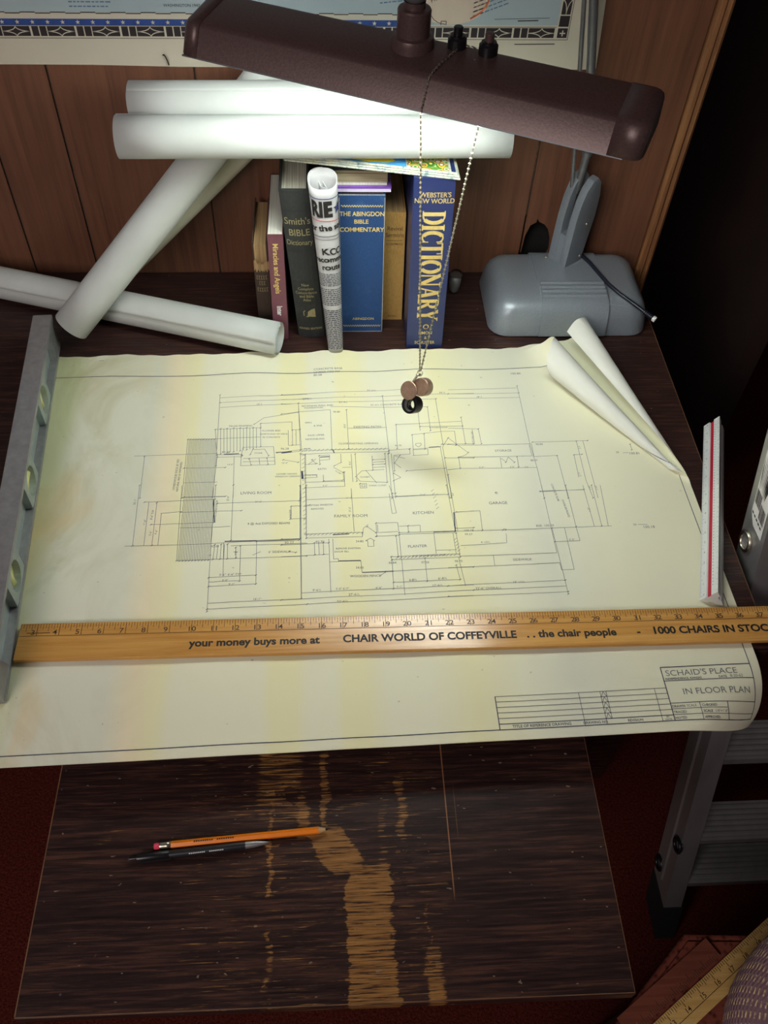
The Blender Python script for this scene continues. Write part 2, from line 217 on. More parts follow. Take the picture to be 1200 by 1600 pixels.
class MB:
    """collects geometry for one mesh"""
    def __init__(s): s.v = []; s.f = []; s.mi = []; s.cur = 0; s.uv = None
    def add(s, vs, fs):
        b = len(s.v); s.v += [tuple(v) for v in vs]
        for f in fs: s.f.append(tuple(b+i for i in f)); s.mi.append(s.cur)
        return s
    def box(s, x0, x1, y0, y1, z0, z1):
        return s.add([(x, y, z) for z in (z0, z1) for y in (y0, y1) for x in (x0, x1)], [(0, 2, 3, 1), (4, 5, 7, 6), (0, 1, 5, 4), (2, 6, 7, 3), (0, 4, 6, 2), (1, 3, 7, 5)])
    def prism(s, prof, p0, p1, ex, ez, cap=True):
        """profile (a,b) in the plane ex,ez swept from p0 to p1"""
        p0, p1, ex, ez = map(Vector, (p0, p1, ex, ez)); n = len(prof)
        vs = [p + ex*a + ez*b for p in (p0, p1) for a, b in prof]
        fs = [(i, (i+1) % n, n+(i+1) % n, n+i) for i in range(n)]
        if cap: fs += [tuple(range(n-1, -1, -1)), tuple(range(n, 2*n))]
        return s.add(vs, fs)
    def poly_ext(s, pts, y0, y1):
        n = len(pts); vs = [(x, y, z) for y in (y0, y1) for x, z in pts]
        return s.add(vs, [tuple(range(n)), tuple(range(2*n-1, n-1, -1))]+[(i, n+i, n+(i+1) % n, (i+1) % n) for i in range(n)])
    def tube(s, pts, r, seg=10, cap=True, closed=False):
        pts = [Vector(p) for p in pts]; rs = r if isinstance(r, (list, tuple)) else [r]*len(pts); n = len(pts); rings = []; up = None
        for i, p in enumerate(pts):
            t = (pts[(i+1) % n]-pts[i-1]) if closed else (pts[min(i+1, n-1)]-pts[max(i-1, 0)])
            t = t.normalized() if t.length > 1e-9 else Vector((0, 0, 1))
            if up is None: up = t.orthogonal().normalized()
            up = (up - t*up.dot(t)).normalized(); sd = t.cross(up)
            rings.append([p+(up*math.cos(a)+sd*math.sin(a))*rs[i] for a in [2*math.pi*k/seg for k in range(seg)]])
        vs = [v for g in rings for v in g]; fs = []
        for i in range(n if closed else n-1):
            j = (i+1) % n
            fs += [(i*seg+k, i*seg+(k+1) % seg, j*seg+(k+1) % seg, j*seg+k) for k in range(seg)]
        if cap and not closed: fs += [tuple(range(seg-1, -1, -1)), tuple((n-1)*seg+k for k in range(seg))]
        return s.add(vs, fs)
    def lathe(s, prof, origin, axis, seg=24):
        """profile of (radius, height) turned round axis"""
        o = Vector(origin); ax = Vector(axis).normalized(); u = ax.orthogonal().normalized(); w2 = ax.cross(u); n = len(prof)
        vs = [o+ax*h+(u*math.cos(a)+w2*math.sin(a))*r for r, h in prof for a in [2*math.pi*k/seg for k in range(seg)]]
        fs = [(i*seg+k, i*seg+(k+1) % seg, (i+1)*seg+(k+1) % seg, (i+1)*seg+k) for i in range(n-1) for k in range(seg)]
        return s.add(vs, fs)
    def line(s, pts, wd, f, step=0.02):
        """flat printed stroke: polyline in 2-D mapped on a surface by f"""
        for a, b in zip(pts[:-1], pts[1:]):
            dx, dy = b[0]-a[0], b[1]-a[1]; L = math.hypot(dx, dy)
            if L < 1e-6: continue
            nx, ny = -dy/L*wd/2, dx/L*wd/2; k = max(1, int(math.ceil(L/step)))
            vs = []
            for i in range(k+1):
                t = i/k; x, y = a[0]+dx*t, a[1]+dy*t; vs += [f(x-nx, y-ny), f(x+nx, y+ny)]
            s.add(vs, [(2*i, 2*i+2, 2*i+3, 2*i+1) for i in range(k)])
        return s
    def quad2(s, x0, y0, x1, y1, f): return s.add([f(x0, y0), f(x1, y0), f(x1, y1), f(x0, y1)], [(0, 1, 2, 3)])
    def text(s, t, size, pos, f, ang=0.0, al='c', bold=0.0, sx=1.0, serif=0.0, vc=False):
        g = text_geo(t, bold, 5 if size > 0.0085 else 2); vs, fs, wdt = g; ca, sa = math.cos(ang), math.sin(ang)
        ox = -wdt/2 if al == 'c' else (0 if al == 'l' else -wdt); out = []
        for x, y in vs:
            x = (x+ox)*size*sx; y = (y-(0.35 if vc else 0))*size; out.append(f(pos[0]+x*ca-y*sa, pos[1]+x*sa+y*ca))
        return s.add(out, fs)
    def serif_text(s, t, cap, pos, f, sx=1.0, gap=0.16):
        """roman capitals drawn with thick and thin strokes; unit height 1, mapped by f"""
        TH, TN = 0.21, 0.085
        def arc(cx, cy, rx, ry, a0, a1, n=16): return [(cx+rx*math.cos(math.radians(a0+(a1-a0)*k/n)), cy+ry*math.sin(math.radians(a0+(a1-a0)*k/n))) for k in range(n+1)]
        def ser(x, y, w2=0.2): return ([(x-w2, y), (x+w2, y)], 0.055)
        G = {'I': (0.40, [([(0.2, 0), (0.2, 1)], TH), ser(0.2, 0.028), ser(0.2, 0.972)]),
             'D': (0.86, [([(0.2, 0), (0.2, 1)], TH), ser(0.2, 0.028), ser(0.2, 0.972), ([(0.2, 0.96), (0.38, 0.96)]+arc(0.38, 0.5, 0.36, 0.46, 90, -90)+[(0.2, 0.04)], TN), (arc(0.38, 0.5, 0.36, 0.44, 62, -62), TH)]),
             'C': (0.78, [(arc(0.46, 0.5, 0.38, 0.46, 48, 312), TN), (arc(0.46, 0.5, 0.36, 0.44, 110, 250), TH), ([(0.72, 0.68), (0.72, 0.95)], 0.06), ([(0.72, 0.32), (0.72, 0.05)], 0.06)]),
             'T': (0.76, [([(0.38, 0), (0.38, 1)], TH), ser(0.38, 0.028), ([(0.02, 0.955), (0.74, 0.955)], TN), ([(0.04, 0.72), (0.04, 0.98)], 0.06), ([(0.72, 0.72), (0.72, 0.98)], 0.06)]),
             'O': (0.92, [(arc(0.46, 0.5, 0.40, 0.46, 0, 360, 28), TN), (arc(0.46, 0.5, 0.36, 0.44, 115, 245), TH), (arc(0.46, 0.5, 0.36, 0.44, -65, 65), TH)]),
             'N': (0.92, [([(0.16, 0), (0.16, 1)], TN), ([(0.78, 0), (0.78, 1)], TN), ([(0.14, 0.98), (0.78, 0.04)], TH), ser(0.16, 0.028, 0.15), ser(0.78, 0.972, 0.15), ser(0.12, 0.972, 0.1)]),
             'A': (0.88, [([(0.12, 0), (0.44, 0.98)], TN), ([(0.44, 0.98), (0.74, 0)], TH), ([(0.24, 0.34), (0.64, 0.34)], 0.07), ser(0.12, 0.028, 0.13), ser(0.75, 0.028, 0.16)]),
             'R': (0.86, [([(0.2, 0), (0.2, 1)], TH), ser(0.2, 0.028), ser(0.2, 0.972), ([(0.2, 0.96), (0.40, 0.96)]+arc(0.40, 0.735, 0.27, 0.225, 90, -90)+[(0.2, 0.51)], TN), (arc(0.40, 0.735, 0.25, 0.2, 50, -50), 0.17), ([(0.42, 0.5), (0.76, 0.02)], 0.18), ser(0.78, 0.028, 0.12)]),
             'Y': (0.84, [([(0.42, 0), (0.42, 0.46)], TH), ([(0.13, 0.98), (0.42, 0.44)], 0.19), ([(0.73, 0.98), (0.42, 0.44)], TN), ser(0.42, 0.028), ser(0.14, 0.972, 0.15), ser(0.73, 0.972, 0.14)])}
        x = 0.0
        for ch in t:
            wd, strokes = G[ch]
            for pts, tk in strokes: s.line([((x+px)*cap*sx+pos[0], py*cap+pos[1]) for px, py in pts], tk*cap*(0.9 if sx < 0.8 else 1), f, 0.01)
            x += wd+gap-0.16
        return x*cap*sx
    def build(s, name, mat, parent=None, smooth=False, autosmooth=None, bevel=0, mods=None):
        me = bpy.data.meshes.new(name); me.from_pydata(s.v, [], s.f)
        for m in (mat if isinstance(mat, (list, tuple)) else [mat]): me.materials.append(M[m])
        if isinstance(mat, (list, tuple)): me.polygons.foreach_set('material_index', s.mi)
        if s.uv:
            uvl = me.uv_layers.new(name='UVMap')
            for l in me.loops: uvl.data[l.index].uv = s.uv[l.vertex_index]
        bm = bmesh.new(); bm.from_mesh(me)
        if bevel:
            bmesh.ops.remove_doubles(bm, verts=bm.verts, dist=1e-6)
            es = [e for e in bm.edges if len(e.link_faces) == 2 and e.calc_face_angle(0) > 0.5]
            bmesh.ops.bevel(bm, geom=es, offset=bevel, segments=2, profile=0.7, affect='EDGES', clamp_overlap=True)
        bm.to_mesh(me); bm.free()
        if smooth:
            me.polygons.foreach_set('use_smooth', [True]*len(me.polygons))
            if autosmooth is not None: me.set_sharp_from_angle(angle=autosmooth)
        o = bpy.data.objects.new(name, me); COL.objects.link(o)
        if parent is not None: o.parent = parent; o.matrix_parent_inverse = parent.matrix_world.inverted() if False else Matrix.Translation(-Vector(parent.location))
        return o
_tg = {}
def text_geo(t, bold=0.0, res=2):
    k = (t, bold, res)
    if k not in _tg:
        c = bpy.data.curves.new('lettering', 'FONT'); c.body = t; c.size = 1; c.resolution_u = res; c.offset = bold; c.fill_mode = 'FRONT' if hasattr(c, 'fill_mode') else c.fill_mode
        c.dimensions = '2D'; o = bpy.data.objects.new('lettering', c); me = o.to_mesh()
        vs = [(v.co.x, v.co.y) for v in me.vertices]; fs = [tuple(p.vertices) for p in me.polygons]
        o.to_mesh_clear(); bpy.data.objects.remove(o); bpy.data.curves.remove(c)
        wd = max([v[0] for v in vs], default=0); _tg[k] = (vs, fs, wd)
    return _tg[k]
def thing(name, label, cat, loc=(0, 0, 0), group=None):
    o = bpy.data.objects.new(name, None); COL.objects.link(o); o.location = loc; o.empty_display_size = 0.02
    o['label'] = label; o['category'] = cat
    if group: o['group'] = group
    return o
def tag(o, label, cat, group=None):
    o['label'] = label; o['category'] = cat
    if group: o['group'] = group
    return o
def struct(o, label=None):
    o['kind'] = 'structure'
    if label: o['label'] = label
    return o
def frame(o, ex, ez):
    o, ex, ez = Vector(o), Vector(ex), Vector(ez)
    return lambda a, b: o+ex*a+ez*b
def rrect(w, h, r, seg=5):
    pts = []
    for cx, cy, a0 in ((w/2-r, h/2-r, 0), (-w/2+r, h/2-r, 90), (-w/2+r, -h/2+r, 180), (w/2-r, -h/2+r, 270)):
        for i in range(seg+1):
            a = math.radians(a0+90*i/seg); pts.append((cx+r*math.cos(a), cy+r*math.sin(a)))
    return pts

# floor plan traced in units of 0.1 mm on the desk plane
LINES=[[(-1604,9425),(-1572,8036)],[(-1600,9365),(-333,9432)],[(-1594,9265),(-332,9338)],[(-1587,9166),(-460,9239)],[(-460,9249),(-422,8313)],[(-1996,8547),(-1585,8547),(-982,8568)],[(-1996,8547),(-1980,7478)],[(-1564,8243),(-1580,7469)],[(-1626,8728),(-989,8749)],[(-1626,8728),(-1571,8243)],[(-992,8834),(-548,8869),(-546,8710),(-432,8715)],[(-598,8702),(-592,8407),(-429,8420)],[(-992,8834),(-975,8383)],[(-1219,8372),(-797,8386),(-766,8051),(-1235,8030),(-1234,8237),(-1219,8372)],[(-1113,8235),(-1084,8325),(-918,8337),(-859,8215)],[(-1208,8162),(-770,8184)],[(-1564,8243),(-1234,8237)],[(-761,8265),(-328,8342)],[(-1561,8198),(-1232,8198)],[(-2698,8240),(-1982,8265)],[(-2003,8009),(-1440,8005)],[(-1979,7748),(-1531,7748)],[(-1956,7496),(-1408,7493)],[(-1993,8266),(-1566,8267)],[(-2556,8231),(-2531,7489)],[(-1332,8209),(-1305,7463)],[(-1082,8820),(-950,8946),(-458,9062)],[(-489,8709),(-481,8405)],[(-539,8704),(-534,8412)],[(-1206,8103),(-768,8116)],[(-1121,8161),(-1094,8042)],[(-989,8167),(-974,8049)],[(-879,8171),(-865,8052)],[(-2626,6703),(-1542,6715),(-404,6765)],[(-2558,7712),(-2526,6706)],[(-2404,7418),(-2386,6703)],[(-2299,7408),(-2286,6708)],[(-2221,7225),(-2210,6706)],[(-2461,7419),(-1972,7436),(-1542,7446)],[(-2231,7226),(-1955,7252)],[(-2334,7043),(-1526,7059)],[(-1977,7491),(-1408,7488)],[(-1974,7239),(-1184,7243)],[(-1961,6982),(-1459,6978),(-1315,6986)],[(-1952,6463),(-1285,6471),(-321,6497)],[(-2000,7700),(-1952,6463)],[(-1548,7691),(-1542,6715),(-1517,5698)],[(-1287,6671),(-322,6699)],[(-1313,7687),(-1292,6760)],[(-966,6752),(-424,6770)],[(-965,6734),(-424,6750)],[(-1381,6724),(-1358,6205)],[(-1165,6668),(-1151,6128)],[(-965,6740),(-949,6075)],[(-1534,6191),(-954,6214)],[(-1529,6126),(-1158,6135)],[(-1525,6060),(-949,6082)],[(-1520,5816),(-386,5854)],[(-1520,5732),(-318,5774)],[(-412,7669),(-386,5849)],[(-422,7669),(-414,6765)],[(-347,7667),(-332,6763)],[(-1506,7372),(-431,7404)],[(-535,7310),(-398,7315)],[(-542,7095),(-355,7104)],[(-535,7310),(-542,7095)],[(-1225,6644),(-1216,6482)],[(-1007,6519),(-908,6574)],[(-544,6572),(-463,6555)],[(-1251,6575),(-1191,6573)],[(-709,9420),(1168,9515)],[(-707,9319),(801,9373),(2144,9417)],[(-705,9230),(796,9276),(1569,9299)],[(6,9160),(1413,9134)],[(-700,9023),(-458,9068),(5,9094),(18,8305)],[(-460,9233),(-406,8313)],[(238,9091),(253,8316)],[(252,8720),(803,8737)],[(778,9384),(815,8231)],[(-683,8257),(-417,8298),(816,8322)],[(-406,8237),(813,8267)],[(1279,9076),(1282,8656)],[(1425,9133),(1431,8654)],[(945,8789),(1281,8799)],[(945,8789),(933,8320)],[(1558,9306),(1587,8339)],[(1288,8735),(1903,8742)],[(1281,8799),(1902,8838)],[(1899,8919),(1907,8395)],[(1161,8579),(1155,8179)],[(1161,8579),(1591,8635),(1777,8642),(1773,8382)],[(1144,8180),(1359,8191),(1361,8297),(1152,8286)],[(1334,8592),(1322,8298)],[(1201,8407),(1275,8412),(1276,8375),(1235,8339),(1199,8370),(1201,8407)],[(814,8291),(1108,8308)],[(1153,8301),(1381,8318)],[(1108,8302),(1106,8210),(876,8193),(870,7903)],[(887,8184),(1029,8131)],[(965,8192),(879,8050)],[(879,8050),(962,7960)],[(1541,8340),(1586,7403)],[(1575,8339),(1612,7402)],[(1568,8386),(2026,8393)],[(1671,8508),(1937,8211)],[(1671,8508),(1602,8385)],[(1940,8241),(1888,8181),(1793,8138)],[(1589,8126),(1995,8125)],[(1591,7904),(1783,7929),(1782,8138)],[(-361,8222),(-358,7724),(173,7720),(166,7887)],[(-360,8043),(-173,8054)],[(-161,8203),(-151,8039)],[(-161,8203),(-17,8209),(-18,8126),(-151,8113)],[(-347,7625),(182,7634),(181,7887)],[(284,8225),(292,7711)],[(340,8224),(347,7725)],[(573,8190),(573,7923),(728,7935)],[(581,8115),(749,8127)],[(580,8070),(747,8082)],[(578,8026),(745,8037)],[(575,7973),(742,7984)],[(755,8232),(760,7702)],[(474,7925),(618,7691)],[(339,7811),(419,7911),(573,7923)],[(339,7811),(390,7724),(760,7702)],[(389,7681),(476,7685),(478,7608),(391,7601),(389,7681)],[(410,7661),(454,7663),(454,7626),(413,7624),(410,7661)],[(799,8231),(810,7419)],[(844,8230),(857,7418)],[(1036,7899),(1571,7933)],[(267,7598),(267,7430)],[(866,7451),(1570,7465)],[(1611,7478),(1637,7480),(1636,7444),(1610,7441),(1611,7478)],[(-348,7853),(-206,7856),(-191,7807),(-348,7796)],[(-108,7849),(-105,7734)],[(-105,7734),(152,7743)],[(35,7977),(155,7887)],[(47,8006),(136,8064)],[(139,8228),(141,8063)],[(-658,8137),(-448,8089)],[(156,7975),(289,7978)],[(-421,8253),(-410,7445)],[(-350,8251),(-342,7443)],[(857,7859),(951,7785),(849,7729)],[(-316,8042),(-206,8144)],[(-261,8130),(-206,8055)],[(1766,9490),(2813,9529)],[(1758,9405),(2821,9419)],[(1749,9310),(2819,9323)],[(2819,9571),(2828,8380),(2859,7924),(2869,7376)],[(1772,8367),(2851,8379),(2849,8149),(1771,8138)],[(1659,8384),(1772,8367)],[(2815,8364),(2821,8159)],[(2868,8410),(3670,8422)],[(2847,8134),(3181,8149)],[(3506,8415),(3500,7677),(3537,7362)],[(3601,8423),(3603,7361)],[(3422,8154),(3538,8161)],[(3422,8154),(3411,7737)],[(3180,8143),(3197,7369)],[(2369,8127),(2365,7933)],[(2609,8138),(2603,7944)],[(2378,8112),(2447,8036)],[(2559,8034),(2483,8134),(2436,8036)],[(1613,7903),(1783,7929),(2860,7930)],[(1783,7929),(1782,8138)],[(2813,7504),(3445,7511)],[(1604,7816),(1608,7402)],[(2035,8676),(2037,8393)],[(2125,8684),(2136,8391)],[(1690,8697),(2129,8684)],[(2222,7493),(2244,7493),(2241,7468),(2221,7468),(2222,7493)],[(4129,8178),(4211,8180)],[(4271,8340),(4269,8231)],[(-335,7415),(811,7441),(1570,7465)],[(-343,6841),(392,6850)],[(-342,6776),(390,6779),(392,6850)],[(-650,6770),(-408,6772)],[(559,6846),(851,6857)],[(566,6786),(869,6799)],[(783,7645),(815,7503),(853,7166),(795,7159),(776,7504)],[(815,7503),(862,7502)],[(576,7003),(860,7005),(869,6799)],[(576,7003),(577,6785)],[(592,6976),(595,6858)],[(871,6838),(1605,6840)],[(869,6812),(1613,6813)],[(1564,7629),(1604,6834)],[(1608,7628),(1636,6834)],[(826,6787),(833,6456)],[(868,6786),(872,6417)],[(745,6458),(1619,6474)],[(743,6408),(1614,6424)],[(745,6458),(749,6408)],[(1570,6809),(1578,6475)],[(1612,6808),(1624,6424)],[(1320,6828),(1321,6481)],[(439,6719),(493,6756),(547,6716),(530,6712),(532,6627),(456,6624),(456,6711),(439,6719)],[(390,6779),(405,6915),(470,6979)],[(458,6945),(569,6845)],[(-44,6756),(-38,6390),(73,6393),(72,6437),(13,6434),(7,6755)],[(83,6400),(356,6405),(366,6221),(763,6235),(1781,6270)],[(267,7598),(285,6865)],[(-408,6778),(-390,5861)],[(-38,6390),(-28,5933)],[(753,6408),(748,5971)],[(876,6417),(881,5873)],[(1172,6422),(1174,6067)],[(1603,6424),(1644,5983)],[(1560,6301),(1588,6080)],[(-387,5938),(888,5979)],[(-629,5844),(882,5890),(1741,5921)],[(-628,5764),(1732,5838)],[(754,6066),(1588,6080)],[(887,5974),(1750,5999)],[(-648,6676),(-45,6692)],[(-644,6492),(-47,6510)],[(-229,6696),(-224,6507)],[(-174,6695),(-169,6508)],[(-117,6699),(-112,6509)],[(1326,6539),(1595,6543)],[(1610,6887),(1853,6895)],[(1637,7154),(1886,7176)],[(-345,7306),(-292,7327)],[(877,6943),(1151,6950),(1145,6840)],[(993,6946),(990,6843)],[(-416,7669),(-408,6772)],[(-336,7667),(-332,6776)],[(-535,7310),(-532,7095)],[(-535,7310),(-413,7313)],[(-532,7095),(-411,7102)],[(599,6174),(662,6225)],[(1509,6832),(1624,6839),(2900,6867),(3687,6881)],[(1644,7159),(1968,7178),(1961,6847)],[(2867,7603),(2881,6468),(1619,6439)],[(3199,7596),(3210,6882)],[(1454,6264),(2890,6311),(2895,6198),(3057,6202),(3053,6863)],[(2887,6867),(2915,5835)],[(1649,6605),(2255,6643),(2268,6793)],[(2886,6644),(3218,6651),(3210,6882)],[(2055,6452),(2051,6293)],[(1428,5988),(1646,6003),(2916,6042)],[(1420,5912),(2912,5955)],[(1413,5833),(2921,5869)],[(3439,7591),(3454,6876)],[(3559,7589),(3554,6884)],[(3679,7587),(3641,6882)],[(2836,7494),(3437,7516)],[(4041,6895),(4170,6892)],[(2233,6850),(2249,6872),(2269,6869),(2272,6853)],[(-1975,8547),(-1933,6458)],[(-1957,8547),(-1914,6458)],[(-1938,8546),(-1894,6458)],[(-1919,8546),(-1874,6458)],[(-1901,8546),(-1854,6458)],[(-1882,8545),(-1834,6458)],[(-1864,8545),(-1814,6458)],[(-1845,8545),(-1794,6458)],[(-1826,8545),(-1775,6458)],[(-1808,8544),(-1755,6458)],[(-1789,8544),(-1735,6458)],[(-1771,8544),(-1715,6458)],[(-1752,8543),(-1695,6458)],[(-1733,8543),(-1675,6457)],[(-1715,8543),(-1655,6457)],[(-1696,8542),(-1635,6457)],[(-1677,8542),(-1615,6457)],[(-1659,8542),(-1596,6457)],[(-1640,8541),(-1576,6457)],[(-1621,8541),(-1556,6457)],[(-1603,8541),(-1536,6457)],[(-1552,8741),(-1521,8257)],[(-1506,8742),(-1476,8266)],[(-1461,8743),(-1432,8274)],[(-1415,8745),(-1388,8283)],[(-1369,8746),(-1344,8291)],[(-1323,8747),(-1299,8300)],[(-1278,8748),(-1255,8308)],[(-1232,8749),(-1211,8317)],[(-1186,8751),(-1166,8325)],[(-1140,8752),(-1122,8334)],[(-1094,8753),(-1077,8342)],[(-1048,8754),(-1032,8351)],[(-1493,6696),(-1501,6467)],[(-1452,6697),(-1456,6467)],[(-1412,6698),(-1411,6468)],[(-1371,6699),(-1367,6469)],[(-1331,6700),(-1322,6470)]]
BOLD=[[(-1477,8247),(-1268,8256)],[(-761,8274),(-539,8291)],[(-1233,8222),(-1211,8222)],[(-403,7927),(-395,7782)],[(-1372,6744),(-966,6747)],[(-1563,7441),(-1526,7064)],[(-506,6767),(-424,6770)],[(-683,8263),(-550,8285)],[(1381,8327),(1530,8340)],[(-392,7927),(-380,7782)],[(-150,8173),(-17,8179)],[(29,8305),(50,8244)],[(8,6819),(215,6828)],[(1320,6833),(1605,6840)],[(83,6400),(356,6405)],[(366,6221),(763,6235)],[(1615,7155),(1604,6834)]]
TEXTS=[('LIVING ROOM',-1008, 7535, 48, 0, 'c'), ('FAMILY ROOM',248, 7115, 50, 0, 'c'), ('KITCHEN',1207, 7147, 50, 0, 'c'), ('GARAGE',2229, 7300, 48, 0, 'c'), ('PLANTER',1090, 6604, 44, 0, 'c'), ('STORAGE',2429, 8251, 40, 0, 'c'), ('SIDEWALK',2420, 6369, 38, 0, 'c'), ('BATH',-125, 7951, 34, 0, 'c'), ('CLOSET',459, 7800, 28, 0, 'c'), ('CHINA CLOSET',627, 7648, 26, 0, 'c'), ('EXISTING PATIO',530, 8744, 40, 0, 'c'), ('CLOSE EXISTING OPENING',391, 8421, 34, 0, 'c'), ('EXISTING WINDOW',-155, 7318, 28, 0, 'c'), ('REMOVED',-189, 7254, 28, 0, 'c'), ('REMOVE EXISTING',201, 6595, 28, 0, 'c'), ('DOOR SILL',118, 6546, 28, 0, 'c'), ('WOODEN FENCE',406, 6164, 36, 0, 'c'), ('STEEL BEAM',-265, 7849, 22, 0, 'c'), ('100.80',2832, 9832, 44, 0, 'c'), ('100.81',4286, 8157, 44, 0, 'c'), ('100.18',4180, 6844, 44, 0, 'c'), ('25',4052, 8186, 34, 0, 'c'), ('25',4001, 6891, 34, 0, 'c'), ('99.57',1773, 6783, 34, 0, 'c'), ('100.18',1780, 6846, 36, 0, 'c'), ('98.88',2960, 8365, 34, 0, 'c'), ('88.85',2838, 8062, 34, 0, 'c'), ('92.27',-550, 6704, 40, 0, 'c'), ('92.70',-158, 6705, 38, 0, 'c'), ('90.28',-1452, 8283, 38, 0, 'c'), ('96.28',-640, 8341, 38, 0, 'c'), ('92.01',-1490, 6666, 34, 0, 'c'), ('95.88',-328, 8336, 30, 0, 'c'), ('95.80',95, 9047, 34, 0, 'c'), ('95.70',950, 8375, 32, 0, 'c'), ('30.64',754, 6361, 34, 0, 'c'), ('97.50',1169, 6350, 34, 0, 'c'), ('98.70',1595, 6359, 34, 0, 'c'), ('34.65',338, 6292, 34, 0, 'c'), ('34.82',352, 6703, 34, 0, 'c'), ('BSR  100.20',2800, 6907, 36, 0, 'c'), ('32\'-6" OVERALL',1928, 5942, 36, 0, 'c'), ("19'-11½", 2319, 6027, 34, 0, 'c'), ("75'-6½", 616, 9495, 36, 0, 'c'), ("29'-6½", -332, 9331, 36, 0, 'c'), ("22'-4½", 192, 9244, 34, 0, 'c'), ("22'-6½ CONCRETE SLAB", 839, 9195, 34, 0, 'c'), ("34'-1", 1664, 9427, 34, 0, 'c'), ("16'-1", -1029, 9221, 30, 0, 'c'), ("18'-1", 2212, 9338, 32, 0, 'c'), ('4 @ 4x6 EXPOSED BEAMS',-821, 7022, 36, 0, 'c'), ("6' SIDEWALK", -670, 6565, 36, 0, 'c'), ('21\'-6"',-968, 7390, 28, 0, 'c'), ('11\'-6"',231, 7431, 26, 0, 'c'), ('12\'-6"',1223, 7466, 28, 0, 'c'), ('3\'-6"  6\'-6" TYP',-1271, 6227, 32, 0, 'c'), ('9\'-0"',-1329, 6142, 30, 0, 'c'), ('9\'-3"',-1247, 6083, 30, 0, 'c'), ('16\'-1"',-925, 5859, 32, 0, 'c'), ("9'-6½", -201, 5970, 34, 0, 'c'), ('5\'-0" 6\'-7"',115, 5981, 30, 0, 'c'), ('6\'-6"',566, 5988, 32, 0, 'c'), ('5\'-1"',821, 6000, 28, 0, 'c'), ('6-8½',995, 6091, 34, 0, 'c'), ("6'-8½", 1366, 6100, 36, 0, 'c'), ("12'-6½", 1292, 5997, 36, 0, 'c'), ("27'-6½", 254, 5892, 36, 0, 'c'), ("52'-6½", 111, 5794, 36, 0, 'c'), ("4'-10½", 1976, 6654, 32, 0, 'c'), ('5\'-5"',3115, 6668, 30, 0, 'c'), ('5\'-7"',2082, 7944, 28, 0, 'c'), ('5\'-0"',2513, 7948, 26, 0, 'c'), ("4'-0", 2711, 7945, 24, 0, 'c'), ('3\'-0"',-84, 7651, 26, 0, 'c'), ('FOUNDATION',-239, 9144, 30, 0, 'c'), ('RETAINING WALL AND',-183, 9183, 32, 0, 'c'), ('TRUSS FRAMING',-1275, 8785, 34, 0, 'c'), ('FLOWER BED',-837, 8690, 32, 0, 'c'), ('NORTH END OF DECK',-799, 8627, 28, 0, 'c'), ('IN CONCRETE',-834, 8565, 28, 0, 'c'), ('GRILL',-312, 8846, 30, 0, 'c'), ('& SINK',-175, 8780, 30, 0, 'c'), ('PAVE UPPER',-203, 8592, 32, 0, 'c'), ('REMODELING',-221, 8518, 32, 0, 'c'), ('KITCHEN DOOR',1552, 8715, 26, 0, 'c'), ('4\'-6" STONE WALL LINE',1227, 6459, 30, 0, 'c'), ('LOWER CEILING',-605, 7878, 28, 0, 'c'), ('WINDOW OPENING',-587, 7832, 28, 0, 'c'), ('STONE',-1002, 8263, 26, 0, 'c'), ('14\'-0"',-1378, 8056, 28, 0, 'c'), ('15\'-0"',-635, 8078, 28, 0, 'c'), ('CONCRETE BASE',-238, 9951, 42, 0, 'l'), ('UNDER FIRE PIT',-238, 9881, 42, 0, 'l'), ('80.58',-238, 9824, 42, 0, 'l'), ('1/4 REDWOOD DECK BY RES',-2084, 7907, 32, 88, 'c'), ('NATURAL RED & VARNISHED',-2037, 7872, 30, 88, 'c'), ('26\'-1"',-2573, 7435, 32, 85, 'c'), ('11\'-6"',-2407, 7089, 30, 85, 'c'), ('8\'-6" TYP',-2323, 7214, 30, 85, 'c'), ('9\'-6"',-2242, 6929, 30, 85, 'c'), ('5\'-6"',-2313, 6910, 28, 85, 'c'), ('SLIDING GLASS DOOR',-1506, 7250, 28, 88, 'c'), ('CONCRETE SLAB',3020, 7486, 30, -82, 'c'), ('DOOR (IN PLACE)',3119, 7204, 28, -84, 'c'), ("11'-7", 3416, 7801, 30, -82, 'c'), ("24'-1", 3512, 7555, 30, -82, 'c'), ("23'-1", 3601, 7554, 30, -82, 'c'), ("26'-1", 3427, 7175, 30, -82, 'c'), ("5'-5", 3513, 8306, 28, -82, 'c'), ('18\'-0"',219, 8774, 28, 88, 'c'), ('21\'-6"',251, 7244, 28, 88, 'c'), ('10\'-6"',273, 8061, 26, 88, 'c'), ('CLOSET',93, 7888, 22, -40, 'c'), ('22\'-6"',-1360, 7465, 28, 88, 'c'), ('STEEL BEAM',-402, 7489, 26, 90, 'c'), ('2\'-6" TYP',-534, 7196, 26, 90, 'c'), ('BATH WALL LINE',2031, 8518, 24, 88, 'c'), ('STEP',-1210, 6569, 24, 88, 'c')]

